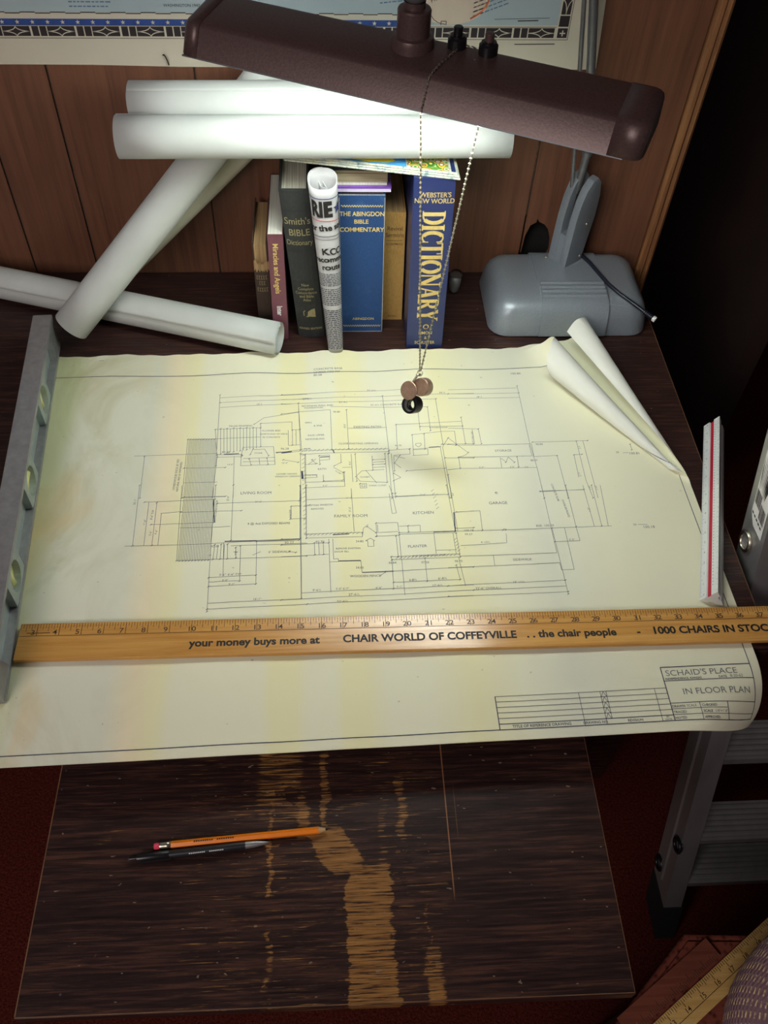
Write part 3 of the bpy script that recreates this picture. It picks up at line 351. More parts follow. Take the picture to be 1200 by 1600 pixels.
# ------------------------------------------------------------------ the setting
WY = 1.245          # face of the panelled wall
FLOOR_Z = -0.70
def build_room():
    struct(MB().box(-1.8, 2.2, -0.9, 2.6, FLOOR_Z-0.02, FLOOR_Z).build('floor', 'carpet'))
    wall = struct(MB().box(-1.8, 0.552, WY+0.03, WY+0.06, FLOOR_Z, 1.6).build('wall_back', 'black'))
    xs = [-1.2, -1.0, -0.88, -0.68, -0.58, -0.482, -0.381, -0.180, -0.06, 0.12, 0.323, 0.530]
    for a, b in zip(xs[:-1], xs[1:]):
        g = 0.0016; m = MB(); x0, x1 = a+g, b-g
        if abs(a-0.323) < 1e-6:      # this plank has a ragged hole near the desk
            pts = [(x0, FLOOR_Z), (x1, FLOOR_Z), (x1, 1.6), (x0, 1.6), (x0, 0.035), (0.3255, 0.040), (0.327, 0.068), (0.333, 0.088), (0.342, 0.094), (0.3425, 0.101), (0.346, 0.095), (0.356, 0.090), (0.364, 0.080), (0.370, 0.062), (0.372, 0.04), (0.366, 0.024), (0.35, 0.02), (0.3255, 0.022), (x0, 0.02)]
            m.poly_ext(pts, WY, WY+0.006)
        else:
            m.box(x0, x1, WY, WY+0.006, FLOOR_Z, 1.6)
        m.build('plank', 'panel', wall)
    # strip behind the grooves so that they read as brown joints
    for a in xs[1:-1]: MB().box(a-0.004, a+0.004, WY+0.0035, WY+0.0055, FLOOR_Z if a != 0.323 else 0.105, 1.6).build('groove', 'oldbrown', wall)
    t = MB().prism([(0, 0), (0.022, 0), (0.022, -0.010), (0.018, -0.013), (0.012, -0.0115), (0.009, -0.014), (0.004, -0.013), (0, -0.009)], (0.530, WY+0.004, FLOOR_Z), (0.530, WY+0.004, 1.6), (1, 0, 0), (0, 1, 0)).build('trim_1', 'trim'); struct(t)
    struct(MB().box(0.530, 0.552, WY+0.004, WY+0.06, FLOOR_Z, 1.6).build('trim_2', 'trim'))
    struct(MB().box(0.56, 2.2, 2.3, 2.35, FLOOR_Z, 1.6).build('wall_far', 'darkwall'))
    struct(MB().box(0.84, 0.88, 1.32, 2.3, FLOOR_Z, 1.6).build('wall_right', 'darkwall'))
build_room()

def build_map():
    y = WY-0.0016; t = thing('wall_map', 'large printed map with star and diamond border pinned to the panelling', 'map', (-0.2, y, 0.34))
    m = MB(); pts = [(-1.0, 0.333)]
    for i in range(12): pts.append((-0.9+i*0.1166, 0.3335+0.0006*i+0.0012*math.sin(i*1.7)))
    pts += [(0.3836, 0.342), (0.3745, 0.46), (0.366, 0.75), (-1.0, 0.75)]
    m.poly_ext(pts, y, y+0.0008).build('map_sheet', 'mappaper', t)
    f0 = lambda x, z: (x, y-0.0004, z); f1 = lambda x, z: (x, y-0.0008, z); f2 = lambda x, z: (x, y-0.0012, z)
    def zz(x): return 0.0075*(x+0.34)/0.68     # the print runs slightly uphill
    F = lambda f: (lambda x, z: f(x, z+zz(x)))
    m = MB(); m.quad2(-1.0, 0.4045, 0.10, 0.75, F(f0)); m.quad2(0.10, 0.391, 0.3175, 0.75, F(f0)); m.build('sea_print', 'mapsea', t)
    m = MB(); m.quad2(-1.0, 0.3885, 0.10, 0.3965, F(f0)); m.build('star_band', 'mapblue', t)
    m = MB(); x = -0.99
    while x < 0.10:
        p = [(x+(0.0032 if k % 2 == 0 else 0.0013)*math.sin(k*math.pi/5), 0.3925+(0.0032 if k % 2 == 0 else 0.0013)*math.cos(k*math.pi/5)) for k in range(10)]
        m.add([F(f1)(*q) for q in p], [tuple(range(10))[::-1]]); x += 0.0196
    m.build('star_print', 'mappaper', t)
    # black border of diamonds and bars
    mb, mc = MB(), MB()
    def cells(orig, du, length, f):
        u = 0.0
        while u < length-0.02:
            a, b = orig(u+0.0008, 0.0012), orig(u+0.0364, 0.0138); mb.quad2(min(a[0], b[0]), min(a[1], b[1]), max(a[0], b[0]), max(a[1], b[1]), f)
            c, h = u+0.0186, 0.0075
            for sx in (-1, 1):
                for sy in (-1, 1):
                    arc = []
                    for k in range(6):
                        q = math.radians(90*k/5); arc.append(orig(c+sx*0.0178*(1-math.sin(q)*0.999), h+sy*0.0063*(1-math.cos(q))))
                    mc.line(arc, 0.0011, lambda x, z: (x, y-0.0012, z+zz(x)), 1)
            for k in range(2):
                a, b = orig(u+0.0378+k*0.0102, 0.0012), orig(u+0.0464+k*0.0102, 0.0138); mb.quad2(min(a[0], b[0]), min(a[1], b[1]), max(a[0], b[0]), max(a[1], b[1]), f)
            u += 0.0586
    cells(lambda u, h: (0.3155-u, 0.3735+h), None, 1.3, F(f0)); cells(lambda u, h: (0.3185+h, 0.404+u), None, 0.34, F(f0))
    a = (0.3192, 0.3747); mb.quad2(a[0], a[1], a[0]+0.0136, a[1]+0.0126, F(f0)); mb.quad2(a[0], a[1]+0.0145, a[0]+0.0136, a[1]+0.0285, F(f0))
    mc.line([(a[0]+0.003, a[1]+0.0063), (a[0]+0.0106, a[1]+0.0063)], 0.0016, F(f2), 1); mc.line([(a[0]+0.0068, a[1]+0.0025), (a[0]+0.0068, a[1]+0.0101)], 0.0016, F(f2), 1)
    mb.line([(-1.0, 0.3722), (0.3345, 0.3722)], 0.0007, F(f0), 0.1); mb.line([(-1.0, 0.3884), (0.3165, 0.3884)], 0.0006, F(f0), 0.1); mb.line([(0.3345, 0.3722), (0.3345, 0.75)], 0.0007, F(f0), 0.1)
    x = -1.0; k = 0
    while x < 0.10: mb.line([(x, 0.4035+0.0012*(k % 2)), (x+0.0195, 0.4035+0.0012*(k % 2))], 0.0012, F(f1), 1); x += 0.0195; k += 1
    mb.build('border_print', 'mapblack', t); mc.build('border_diamonds', 'mappaper', t)
    m = MB(); n = 24; m.add([F(f1)(0.170+0.052*math.cos(2*math.pi*k/n), 0.425+0.034*math.sin(2*math.pi*k/n) if math.sin(2*math.pi*k/n) > -0.98 else 0.3915) for k in range(n)], [tuple(range(n))]); m.build('inset_print', 'mapland', t)
    m = MB(); m.line([(0.170+0.05*math.cos(a/20), 0.427+0.033*math.sin(a/20)) for a in range(-20, 84, 4)], 0.0022, F(f2), 0.1); m.line([(0.118, 0.40), (0.135, 0.425), (0.150, 0.44), (0.16, 0.46)], 0.0024, F(f2), 0.1); m.build('route_print', 'mapred', t)
    m = MB()
    for (bx, bz, nl, ang, wd) in [(-0.33, 0.412, 3, 0, 0.05), (-0.02, 0.424, 4, 0.12, 0.04), (0.075, 0.418, 5, 0.1, 0.035), (0.20, 0.402, 4, 0.35, 0.05), (0.235, 0.425, 5, 0.3, 0.05), (0.265, 0.44, 3, 0.25, 0.03)]:
        for i in range(nl):
            u = 0
            while u < wd:
                l = random.uniform(0.003, 0.007); x0, z0 = bx+u*math.cos(ang), bz+i*0.0055+u*math.sin(ang)
                m.line([(x0, z0), (x0+l*math.cos(ang), z0+l*math.sin(ang))], 0.0015, F(f1), 1); u += l+0.0015
    m.build('sea_lettering', 'maplet', t)
    m = MB(); m.text('Philadelphia', 0.0078, (0.160, 0.426), F(f2), 0.42); m.text('WASHINGTON 1947', 0.0052, (-0.185, 0.412), F(f1))
    m.line([(0.23, 0.3985), (0.305, 0.4005)], 0.0006, F(f1)); m.line([(0.262, 0.3965), (0.29, 0.3972)], 0.0014, F(f1))
    m.line([(0.262, 0.3662), (0.318, 0.3668)], 0.0012, F(f1))
    m.line([(0.14, 0.408), (0.148, 0.398), (0.154, 0.394), (0.164, 0.392)], 0.0008, F(f2)); m.line([(0.158, 0.391), (0.158, 0.396), (0.165, 0.396), (0.165, 0.391)], 0.0009, F(f2))
    m.build('map_lettering', 'mapblack', t)
    p = tag(MB().tube([(-0.213, y-0.001, 0.339), (-0.2135, y-0.004, 0.346), (-0.2155, y-0.005, 0.352), (-0.2175, y-0.003, 0.3535), (-0.219, y-0.001, 0.352)], 0.0009, 6).build('wall_hook', 'rubber'), 'small bent black nail hook through the bottom margin of the wall map', 'hook')
build_map()

# ------------------------------------------------------------------ desk
DX0, DX1, DY0 = -0.72, 0.524, 0.502
BZ = -0.045         # top of the pull-out board
def build_desk():
    t = thing('writing_desk', 'dark stained wooden desk with a worn pull-out writing board', 'desk', (0, 0.87, FLOOR_Z))
    d = MB().box(DX0, DX1, DY0, WY-0.004, -0.030, 0.0).build('desktop', 'desk', t, bevel=0.0012)
    m = MB(); m.line([(DX1-0.0004, DY0), (DX1-0.0004, WY-0.01)], 0.0009, lambda x, y: (x, y, 0.0002), 0.2); m.build('worn_edge', 'edge', d)
    b = MB(); vs = [(-0.3065, 0.155), (0.2885, 0.150), (0.2905, 0.62), (-0.3045, 0.62)]
    b.add([(x, y, z) for z in (BZ-0.020, BZ) for x, y in vs], [(3, 2, 1, 0), (4, 5, 6, 7), (0, 1, 5, 4), (1, 2, 6, 5), (2, 3, 7, 6), (3, 0, 4, 7)])
    bo = b.build('pull_out_board', 'board', t, bevel=0.001)
    m = MB(); f = lambda x, y: (x, y, BZ+0.0002)
    m.line([(-0.3055, 0.157), (-0.3037, 0.60)], 0.0011, f, 0.3); m.line([(-0.3055, 0.1562), (0.2875, 0.1512)], 0.0009, f, 0.3); m.line([(0.2875, 0.1515), (0.2895, 0.6)], 0.0006, f, 0.3); m.build('worn_edge', 'edge', bo)
    for x in (DX0+0.02, DX1-0.07): MB().box(x, x+0.05, 1.17, 1.22, FLOOR_Z, -0.03).build('leg', 'desk', t, bevel=0.002)
    for x in (DX0+0.02, DX1-0.07): MB().box(x, x+0.05, 0.62, 0.67, FLOOR_Z, -0.03).build('leg', 'desk', t, bevel=0.002)
    MB().box(DX0+0.07, -0.315, 0.60, 0.62, -0.13, -0.03).build('apron', 'desk', t); MB().box(0.31, DX1-0.07, 0.60, 0.62, -0.13, -0.03).build('apron', 'desk', t)
    MB().box(-0.31, 0.30, 0.63, 0.65, -0.13, -0.067).build('apron', 'desk', t)
    MB().box(DX0+0.07, DX1-0.07, 1.19, 1.21, -0.55, -0.03).build('back_panel', 'desk', t)
    for x in (-0.315, 0.292): MB().box(x-0.0005, x+0.012, 0.51, 1.19, -0.075, -0.03).build('runner', 'desk', t)
build_desk()

# ------------------------------------------------------------------ the two drawing sheets
RHO = 0.022; SX, SY, SW, SD = -0.411, 0.383, 0.914, 0.637
def l2w(p, q): return (SX+p*math.cos(RHO)-q*math.sin(RHO), SY+p*math.sin(RHO)+q*math.cos(RHO))
CURL = {0: ((0.4622, 0.8017), (-0.5736, 0.8191), 0.2068, 0.006, 0.025), 1: ((0.4805, 0.7941), (-0.3664, 0.9305), 0.2785, 0.006, 0.028)}
def sheet(x, y, which=0, off=0.0):
    z = 0.0016-which*0.0011
    amp = 0.0005+0.0016*max(0.0, (y-0.88)/0.16)**2*max(0.0, min(1.0, (x+0.375)/0.05))
    z += amp*(1+math.sin(x*34+1.1+2.0*math.sin(x*9)))*(0.6 if which else 1.0)
    if y < 0.502: z -= 0.30*(0.502-y)**2
    (ax, ay), (ex, ey), L, ra, rw = CURL[which]; nx, ny = ey, -ex
    t = (x-ax)*ex+(y-ay)*ey; s = (x-ax)*nx+(y-ay)*ny
    if s > 0 and y > 0.6:
        tt = max(-0.05, min(1.2, t/L)); r = max(0.004, ra+(rw-ra)*tt); ph = s/r; ph = min(ph, 6.6); k = r*(1-0.035*ph)-off
        d = k*math.sin(ph); bx, by = x-nx*s, y-ny*s
        return Vector((bx+nx*d, by+ny*d, z+r-k*math.cos(ph)))
    if y < 0.6:     # front right corner droops over the edge of the desk
        ax, ay = 0.37, 0.392; ex, ey = 0.8051, 0.5932; nx, ny = ey, -ex; s = (x-ax)*nx+(y-ay)*ny
        if s > 0:
            R = 0.045; ph = s/R; k = R+off; bx, by = x-nx*s, y-ny*s
            return Vector((bx+nx*k*math.sin(ph), by+ny*k*math.sin(ph), z-R+k*math.cos(ph)))
    return Vector((x, y, z+off))
def sheet_grid(which, ext):
    nu, nv = 184, 134; m = MB(); vs = []
    for j in range(nv+1):
        for i in range(nu+1):
            p = SW*i/nu; q = SD*j/nv
            if j == nv or j == nv-1:      # ragged back edge with a small tear
                k = 1.0 if j == nv else 0.45
                q += k*(0.0012*math.sin(p*60+which)+0.0008*math.sin(p*171)); tear = abs(p-0.083)
                if which == 0 and tear < 0.006: q -= k*0.009*(1-tear/0.006)
                q += k*(ext+0.035*max(0.0, (p-0.72)/0.19)*(1 if which else 0.1))
            x, y = l2w(p, q); vs.append(sheet(x, y, which))
    fs = [(j*(nu+1)+i, j*(nu+1)+i+1, (j+1)*(nu+1)+i+1, (j+1)*(nu+1)+i) for j in range(nv) for i in range(nu)]
    return m.add(vs, fs)
def build_sheets():
    top = tag(sheet_grid(0, 0.0).build('drawing_sheet', 'paper', None, smooth=True), 'yellowed pencil floor plan drawing lying on top, spread over the desk', 'drawing')
    low = tag(sheet_grid(1, 0.009).build('drawing_sheet', 'paper', None, smooth=True), 'second yellowed sheet under the floor plan, showing along its back edge and curled corner', 'drawing')
    f = lambda x, y: sheet(x, y, 0, 0.00035); fl = lambda p, q: f(*l2w(p, q)); fl2 = lambda p, q: sheet(*l2w(p, q), 1, 0.0003)
    m = MB()
    for pl in LINES: m.line([(a*1e-4, b*1e-4) for a, b in pl], 0.00055, f)
    for pl in LINES[::2]:     # arrow ticks at line ends
        for a in (pl[0], pl[-1]): m.line([(a[0]*1e-4-0.0012, a[1]*1e-4-0.0010), (a[0]*1e-4+0.0012, a[1]*1e-4+0.0010)], 0.0009, f)
    for s, x, y, h, ang, al in TEXTS: m.text(s, h*1e-4*1.35, (x*1e-4, y*1e-4-0.0012), f, math.radians(ang)+RHO*0.6, al, 0.0)
    # hatching of the stone walls
    for (x0, y0, x1, y1, n) in [(-0.0408, 0.8277, -0.0363, 0.6771, 20), (-0.0364, 0.8288, 0.0792, 0.8304, 20), (-0.0338, 0.6812, 0.0365, 0.6827, 14), (0.0798, 0.6419, 0.1596, 0.6449, 16), (0.1341, 0.752, 0.1395, 0.7154, 6), (0.1571, 0.6695, 0.1606, 0.6469, 5)]:
        for i in range(n):
            k = i/n; x, y = x0+(x1-x0)*k, y0+(y1-y0)*k; m.line([(x, y), (x+0.004, y+0.0035)], 0.0005, f)
    m.build('pencil_drawing', 'ink', top)
    m = MB()
    for pl in BOLD: m.line([(a*1e-4, b*1e-4) for a, b in pl], 0.0014, f)
    def wave(p): return 0.0008*math.sin(p*26)
    m.line([(0.004+i*0.0196, SD-0.0395+wave(i*0.0196)) for i in range(47)], 0.0010, fl); m.line([(0.0, 0.0118), (0.9025, 0.0118)], 0.0010, fl); m.line([(0.9025, 0.0118), (0.9025, SD-0.04)], 0.0010, fl, 0.006)
    B0, B1, T0 = 0.794, 0.9025, 0.594
    for q, wd in ((0.0775, 0.0011), (0.0600, 0.0008), (0.0325, 0.0007)): m.line([(B0, q), (B1, q)], wd, fl, 0.006)
    m.line([(B0, 0.0118), (B0, 0.0775)], 0.0011, fl); m.line([(0.828, 0.0118), (0.828, 0.0325)], 0.0007, fl); m.line([(0.862, 0.0118), (0.862, 0.0325)], 0.0009, fl)
    for q in (0.0187, 0.0256): m.line([(B0, q), (0.862, q)], 0.0005, fl, 0.006)
    m.line([(0.862, 0.0187), (B1, 0.0187)], 0.0005, fl, 0.006)
    m.line([(T0, 0.0118), (T0, 0.0515)], 0.0010, fl)
    for k in range(6): q = 0.0185+k*0.0066; m.line([(T0, q), (B0, q)], 0.0005 if k else 0.0009, fl)
    for p, q0 in ((T0+0.097, 0.0118), (T0+0.122, 0.0118), (T0+0.129, 0.0185), (T0+0.186, 0.0118)): m.line([(p, q0), (p, 0.0515)], 0.0006, fl)
    for k in range(5): q = 0.0187+k*0.0066; m.line([(T0+0.1225, q), (T0+0.1255, q+0.006), (T0+0.1285, q)], 0.0005, fl)
    m.text('TITLE OF REFERENCE DRAWING', 0.0046, (T0+0.048, 0.0136), fl, 0, 'c', 0.01); m.text('DRAWING NO.', 0.0042, (T0+0.1095, 0.0136), fl, 0, 'c', 0.01); m.text('REVISION', 0.0042, (T0+0.155, 0.0136), fl, 0, 'c', 0.01)
    m.text('BY', 0.003, (T0+0.193, 0.0156), fl); m.text('DATE', 0.003, (T0+0.193, 0.0127), fl)
    m.text('INDEPENDENCE, KANSAS', 0.0038, (B0+0.002, 0.0612), fl, 0, 'l', 0.012); m.text('DATE', 0.0040, (B0+0.066, 0.0612), fl, 0, 'l', 0.012)
    for s, p, q in (('DRAWN', B0+0.001, 0.0272), ('TRACED', B0+0.001, 0.0203), ('NOTED', B0+0.001, 0.0134), ('CHECKED', 0.830, 0.0272), ('SCALE', 0.830, 0.0203), ('APPROVED', 0.830, 0.0134)): m.text(s, 0.0040, (p, q), fl, 0, 'l', 0.01)
    m.build('printed_border', 'inkbold', top)
    m = MB(); m.text("SCHAID'S PLACE", 0.0105, (B0+0.004, 0.0662), fl, 0, 'l', 0, 1.12); m.text('IN FLOOR PLAN', 0.0105, (B0+0.018, 0.0425), fl, 0, 'l', 0, 1.1); m.text('8-20-62', 0.005, (B0+0.080, 0.0614), fl, 0, 'l'); m.text('SCALE', 0.0042, (0.812, 0.0274), fl, 0, 'l'); m.text("1/4\"=1'-0\"", 0.0042, (0.844, 0.0203), fl, 0, 'l')
    m.build('pencil_title', 'ink', top)
    m = MB(); m.line([(0.004+i*0.0196, SD-0.002+0.0006*math.sin(i)) for i in range(40)], 0.0006, fl2); m.line([(0.9025, 0.05), (0.9025, SD-0.04)], 0.0010, fl2, 0.006); m.build('printed_border', 'inkbold', low)
build_sheets()

# ------------------------------------------------------------------ yardstick
def build_yardstick():
    t = thing('yardstick', 'long varnished wooden yardstick printed with chair store advertising, across the floor plan', 'yardstick', (0.1, 0.53, 0.003))
    x0, x1, y0, y1, z0, z1 = -0.3645, 0.60, 0.5065, 0.5545, 0.0035, 0.0095; I = 0.0254; X = lambda n: -0.4208+n*I
    MB().box(x0, x1, y0, y1, z0, z1).build('stick', 'maple', t, bevel=0.0008)
    f = lambda x, y: (x, y, z1+0.00015); m = MB(); yt = y1-0.0008
    m.line([(x0, 0.5376), (x1, 0.5376)], 0.0006, f, 0.3)
    for k in range(int((x0-X(0))/I*8)+1, int((x1-X(0))/I*8)):
        L = {0: 0.0155, 4: 0.0100, 2: 0.0075, 6: 0.0075}.get(k % 8, 0.0055); m.line([(X(k/8), yt), (X(k/8), yt-L)], 0.00055 if k % 8 else 0.0007, f)
    for n in range(3, 40): m.text(str(n), 0.0092, (X(n)-(0.0048 if n < 10 else 0.0), 0.5392), f, 0, 'c', 0.008, 1.15)
    m.line([(X(2.55), 0.5416), (X(3.6), 0.5416)], 0.0009, f)
    m.build('inch_marks', 'printbrown', t)
    m = MB(); m.text('your money buys more at', 0.0135, (-0.1675, 0.5185), f, 0, 'l', 0.034, 1.06); m.text('CHAIR WORLD OF COFFEYVILLE', 0.0138, (0.0105, 0.519), f, 0, 'l', 0.034, 1.015)
    m.text('. . the chair people', 0.0135, (0.2285, 0.519), f, 0, 'l', 0.034, 1.06); m.text('-', 0.0135, (0.362, 0.519), f, 0, 'l', 0.028); m.text('1000 CHAIRS IN STOCK', 0.0135, (0.3805, 0.5195), f, 0, 'l', 0.034, 1.08)
    m.build('advertising_print', 'print', t)
build_yardstick()

# ------------------------------------------------------------------ spirit level
def build_level():
    A = Vector((-0.3625, 0.456, 0.0036)); Bp = Vector((-0.4085, 1.057, 0.0036)); ex = (Bp-A).normalized(); L = (Bp-A).length; ey = Vector((0, 0, 1)).cross(ex)   # ey points left
    t = thing('spirit_level', 'grey metal spirit level with three yellow vials along the left edge of the drawing', 'spirit level', (-0.39, 0.75, 0.0036))
    H, Wd = 0.056, 0.027
    P = lambda u, v, z: A+ex*u+ey*v+Vector((0, 0, z))
    def blk(u0, u1, v0, v1, z0, z1, name, mat, par=t, bv=0.0008):
        m = MB().box(u0, u1, v0, v1, z0, z1); m.v = [P(*q) for q in m.v]; return m.build(name, mat, par, bevel=bv)
    blk(0, L, 0, Wd, H-0.006, H, 'top_flange', 'level'); blk(0, L, 0, Wd, 0, 0.006, 'bottom_flange', 'level')
    web = blk(0.01, L-0.01, Wd/2-0.003, Wd/2+0.003, 0.006, H-0.006, 'web', 'levelblue', t, 0)
    holes = [0.152, 0.302, 0.452]
    for u in (0.0, L-0.05):   # solid sloped ends
        m = MB(); s = 1 if u == 0.0 else -1; u0 = 0.0 if s == 1 else L
        for sd in (0,):
            prof = [(0, 0.006), (0, H-0.006), (s*0.03, H-0.006), (s*0.045, 0.006)]
        vs = [P(u0+a, v, z) for v in (0.001, Wd-0.001) for a, z in prof]; m.add(vs, [(0, 1, 2, 3), (7, 6, 5, 4), (0, 4, 5, 1), (1, 5, 6, 2), (2, 6, 7, 3), (3, 7, 4, 0)]); m.build('end_block', 'level', t)
    for u in holes:
        n = 32; m = MB(); r, R2 = 0.0195, 0.034; hz = H/2; vs = []
        for v in (0.0012, Wd-0.0012):
            for k in range(n):
                a = 2*math.pi*k/n; c, s_ = math.cos(a), math.sin(a); vs.append(P(u+r*c, v, hz+r*s_))
            for k in range(n):
                a = 2*math.pi*k/n; c, s_ = math.cos(a), math.sin(a); q = min(0.030/max(abs(c), 1e-6), (H/2-0.006)/max(abs(s_), 1e-6)); vs.append(P(u+q*c, v, hz+q*s_))
        fs = []
        for k in range(n):
            j = (k+1) % n; fs += [(k, j, n+j, n+k), (2*n+j, 2*n+k, 3*n+k, 3*n+j), (j, k, 2*n+k, 2*n+j), (n+k, n+j, 3*n+j, 3*n+k)]
        ring = m.add(vs, fs).build('vial_housing', 'levelblue', t)
        c = P(u, Wd/2, hz); up = Vector((0, 0, 1)) if u != holes[1] else ex
        if u == holes[2]: up = Vector((0, 0, 1))
        MB().lathe([(0, -0.004), (0.0193, -0.004), (0.0193, 0.004), (0, 0.004)], c, ey, 24).build('vial_disc', 'vial', ring)
        v = MB().tube([c-up*0.014-ey*0.005, c+up*0.014-ey*0.005], 0.0045, 10).build('vial', 'vial', ring, smooth=True)
        if u == holes[0]: MB().lathe([(0, -0.0062), (0.005, -0.0062), (0.005, -0.0045), (0, -0.0045)], c, ey, 14).build('orange_marker', 'orange', ring)
build_level()

# ------------------------------------------------------------------ triangular scale
def build_scale():
    A = Vector((0.4530, 0.5680, 0.0045)); D = Vector((0.2905, 0.957, 0)).normalized(); L = 0.312; Rr = Vector((D.y, -D.x, 0)); Z = Vector((0, 0, 1))
    t = thing('architect_scale', 'white triangular architect scale with a crimson stripe overhanging the right desk edge', 'ruler', tuple(A+D*0.15))
    S = 0.029; hgt = S*0.866
    # left face runs from (0,0) to (S/2,h); grooves sunk in each face
    def face(p, q, c):     # points between p and q with a groove in the middle
        n = Vector((q[1]-p[1], -(q[0]-p[0]))).normalized(); out = []
        for tt, d in ((0.0, 0), (0.36, 0.0), (0.39, -0.0022), (0.61, -0.0022), (0.64, 0.0)): out.append((p[0]+(q[0]-p[0])*tt-n.x*d*-1*c, p[1]+(q[1]-p[1])*tt-n.y*d*-1*c))
        return out
    P0, P1, P2 = (0, 0), (S/2, hgt), (S, 0)
    prof = face(P0, P1, -1)+face(P1, P2, -1)+face(P2, P0, -1)
    # face() normal for P0->P1 points right/inward: choose sign so grooves sink inwards
    cx, cz = S/2, hgt/3; prof = [(x, z) if True else None for x, z in prof]
    body = MB().prism(prof, A, A+D*L, Rr, Z).build('body', 'scalewhite', t, bevel=0)
    nl = Vector((-0.866, 0.5)); sl = lambda d, e: (lambda a, b: A+D*a+Rr*(S/2*b+nl.x*e)+Z*(hgt*b+nl.y*e))
    g = sl(0, -0.0018); m = MB()
    m.add([g(0.0006, 0.40), g(L-0.0006, 0.40), g(L-0.0006, 0.60), g(0.0006, 0.60)], [(0, 1, 2, 3)]); m.build('crimson_stripe', 'scalered', body)
    f = sl(0, 0.00025); m = MB()
    for k in range(0, 145): 
        L2 = 0.16 if k % 12 == 0 else (0.10 if k % 3 == 0 else 0.07); a = 0.004+k*0.0021; m.add([f(a, 0.015), f(a+0.0004, 0.015), f(a+0.0004, 0.015+L2), f(a, 0.015+L2)], [(0, 1, 2, 3)])
        if k % 4 == 0: m.add([f(a, 0.90), f(a+0.0004, 0.90), f(a+0.0004, 0.97), f(a, 0.97)], [(0, 1, 2, 3)])
        if k % 8 == 0: m.text(str((k//8) % 10), 0.0042, (a, 0.21), (lambda x, y, a=a: f(a+(y-0.21)*1.0, 0.24+(x-a)*-40)), 0)
    for k in range(2, 60): a = 0.004+k*0.005; m.add([f(a, 0.70), f(a+0.0012, 0.70), f(a+0.0012, 0.745), f(a, 0.745)], [(0, 1, 2, 3)])
    m.build('scale_marks', 'scaleprint', body)
build_scale()

# ------------------------------------------------------------------ pencil and pen on the board
def build_pencils():
    A, B = Vector((-0.193, 0.3085, BZ+0.0042)), Vector((-0.009, 0.3195, BZ+0.0042)); d = (B-A).normalized(); L = (B-A).length; s = d.cross(Vector((0, 0, 1))); up = Vector((0, 0, 1))
    t = thing('pencil', 'orange hexagonal pencil with pink eraser on the worn board', 'pencil', tuple(A-Vector((0, 0, 0.004))))
    hexp = [(0.0038*math.cos(math.radians(60*k+30)), 0.0038*math.sin(math.radians(60*k+30))) for k in range(6)]
    b = MB().prism(hexp, A+d*0.017, B-d*0.011, s, up).build('barrel', 'pencil', t)
    MB().lathe([(0, 0), (0.0030, 0.0006), (0.0034, 0.002), (0.0034, 0.008)], A, d, 14).build('eraser', 'eraser', t, smooth=True, autosmooth=0.8)
    MB().lathe([(0.0034, 0.006), (0.0039, 0.0065), (0.0037, 0.008), (0.0039, 0.0095), (0.0037, 0.011), (0.0039, 0.0135), (0.0038, 0.018), (0, 0.018)], A, d, 16).build('ferrule', 'chrome', t, smooth=True)
    MB().lathe([(0.0036, 0), (0.0015, 0.0075), (0, 0.0075)], B-d*0.011, d, 12).build('sharpened_tip', 'penwood', t, smooth=True, autosmooth=0.8)
    MB().lathe([(0.0015, 0), (0.0002, 0.0035)], B-d*0.0035, d, 8).build('lead', 'graphite', t, smooth=True)
    m = MB(); n = (s*-0.5+up*0.866).normalized() if False else up
    f = lambda a, c: A+d*a+s*(-c)+up*0.00345 if False else A+d*a-s*c+up*(0.0039)
    for a, l in ((0.042, 0.010), (0.0535, 0.007), (0.066, 0.018)): 
        u = a
        while u < a+l: m.quad2(u, -0.0008, u+0.0016, 0.0008, f); u += 0.0023
    m.build('stamped_lettering', 'printbrown', b)
    A, B = Vector((-0.217, 0.2965, BZ+0.0045)), Vector((-0.072, 0.3080, BZ+0.0045)); d = (B-A).normalized(); s = d.cross(up)
    t = thing('ballpoint_pen', 'black and grey click ballpoint pen beside the orange pencil', 'pen', tuple(A-Vector((0, 0, 0.0045))))
    MB().lathe([(0, 0), (0.0016, 0.0004), (0.0018, 0.001), (0.0018, 0.008), (0.0040, 0.0085), (0.0044, 0.011), (0.0044, 0.041), (0.0041, 0.0415)], A, d, 18).build('cap_end', 'blackplastic', t, smooth=True, autosmooth=0.7)
    MB().lathe([(0, 0), (0.0015, 0), (0.0017, 0.003)], A-d*0.0006, d, 10).build('click_button', 'chrome', t, smooth=True)
    bar = MB().lathe([(0.0041, 0.041), (0.0041, 0.118), (0.0037, 0.121)], A, d, 18).build('barrel', 'graphite', t, smooth=True)
    MB().lathe([(0.0038, 0.120), (0.0034, 0.130), (0.0018, 0.141), (0.0008, 0.1450), (0, 0.1455)], A, d, 16).build('nib_cone', 'alu', t, smooth=True)
    m = MB(); o = A+s*0.0035; m.box(0, 1, 0, 1, 0, 1); m.v = [o+d*(0.012+x*0.032)+s*(y*0.0022)+up*((z-0.5)*0.003) for x, y, z in m.v]; m.build('clip', 'blackplastic', t, bevel=0.0004)
    m = MB(); f = lambda a, c: A+d*a-s*c*0.7+s*0.0028+up*(0.0033+c*0.7)
    for a, l in ((0.062, 0.017), (0.083, 0.015)):
        u = a
        while u < a+l: m.quad2(u, -0.0006, u+0.0013, 0.0006, f); u += 0.0019
    m.build('printed_lettering', 'white', bar)
build_pencils()

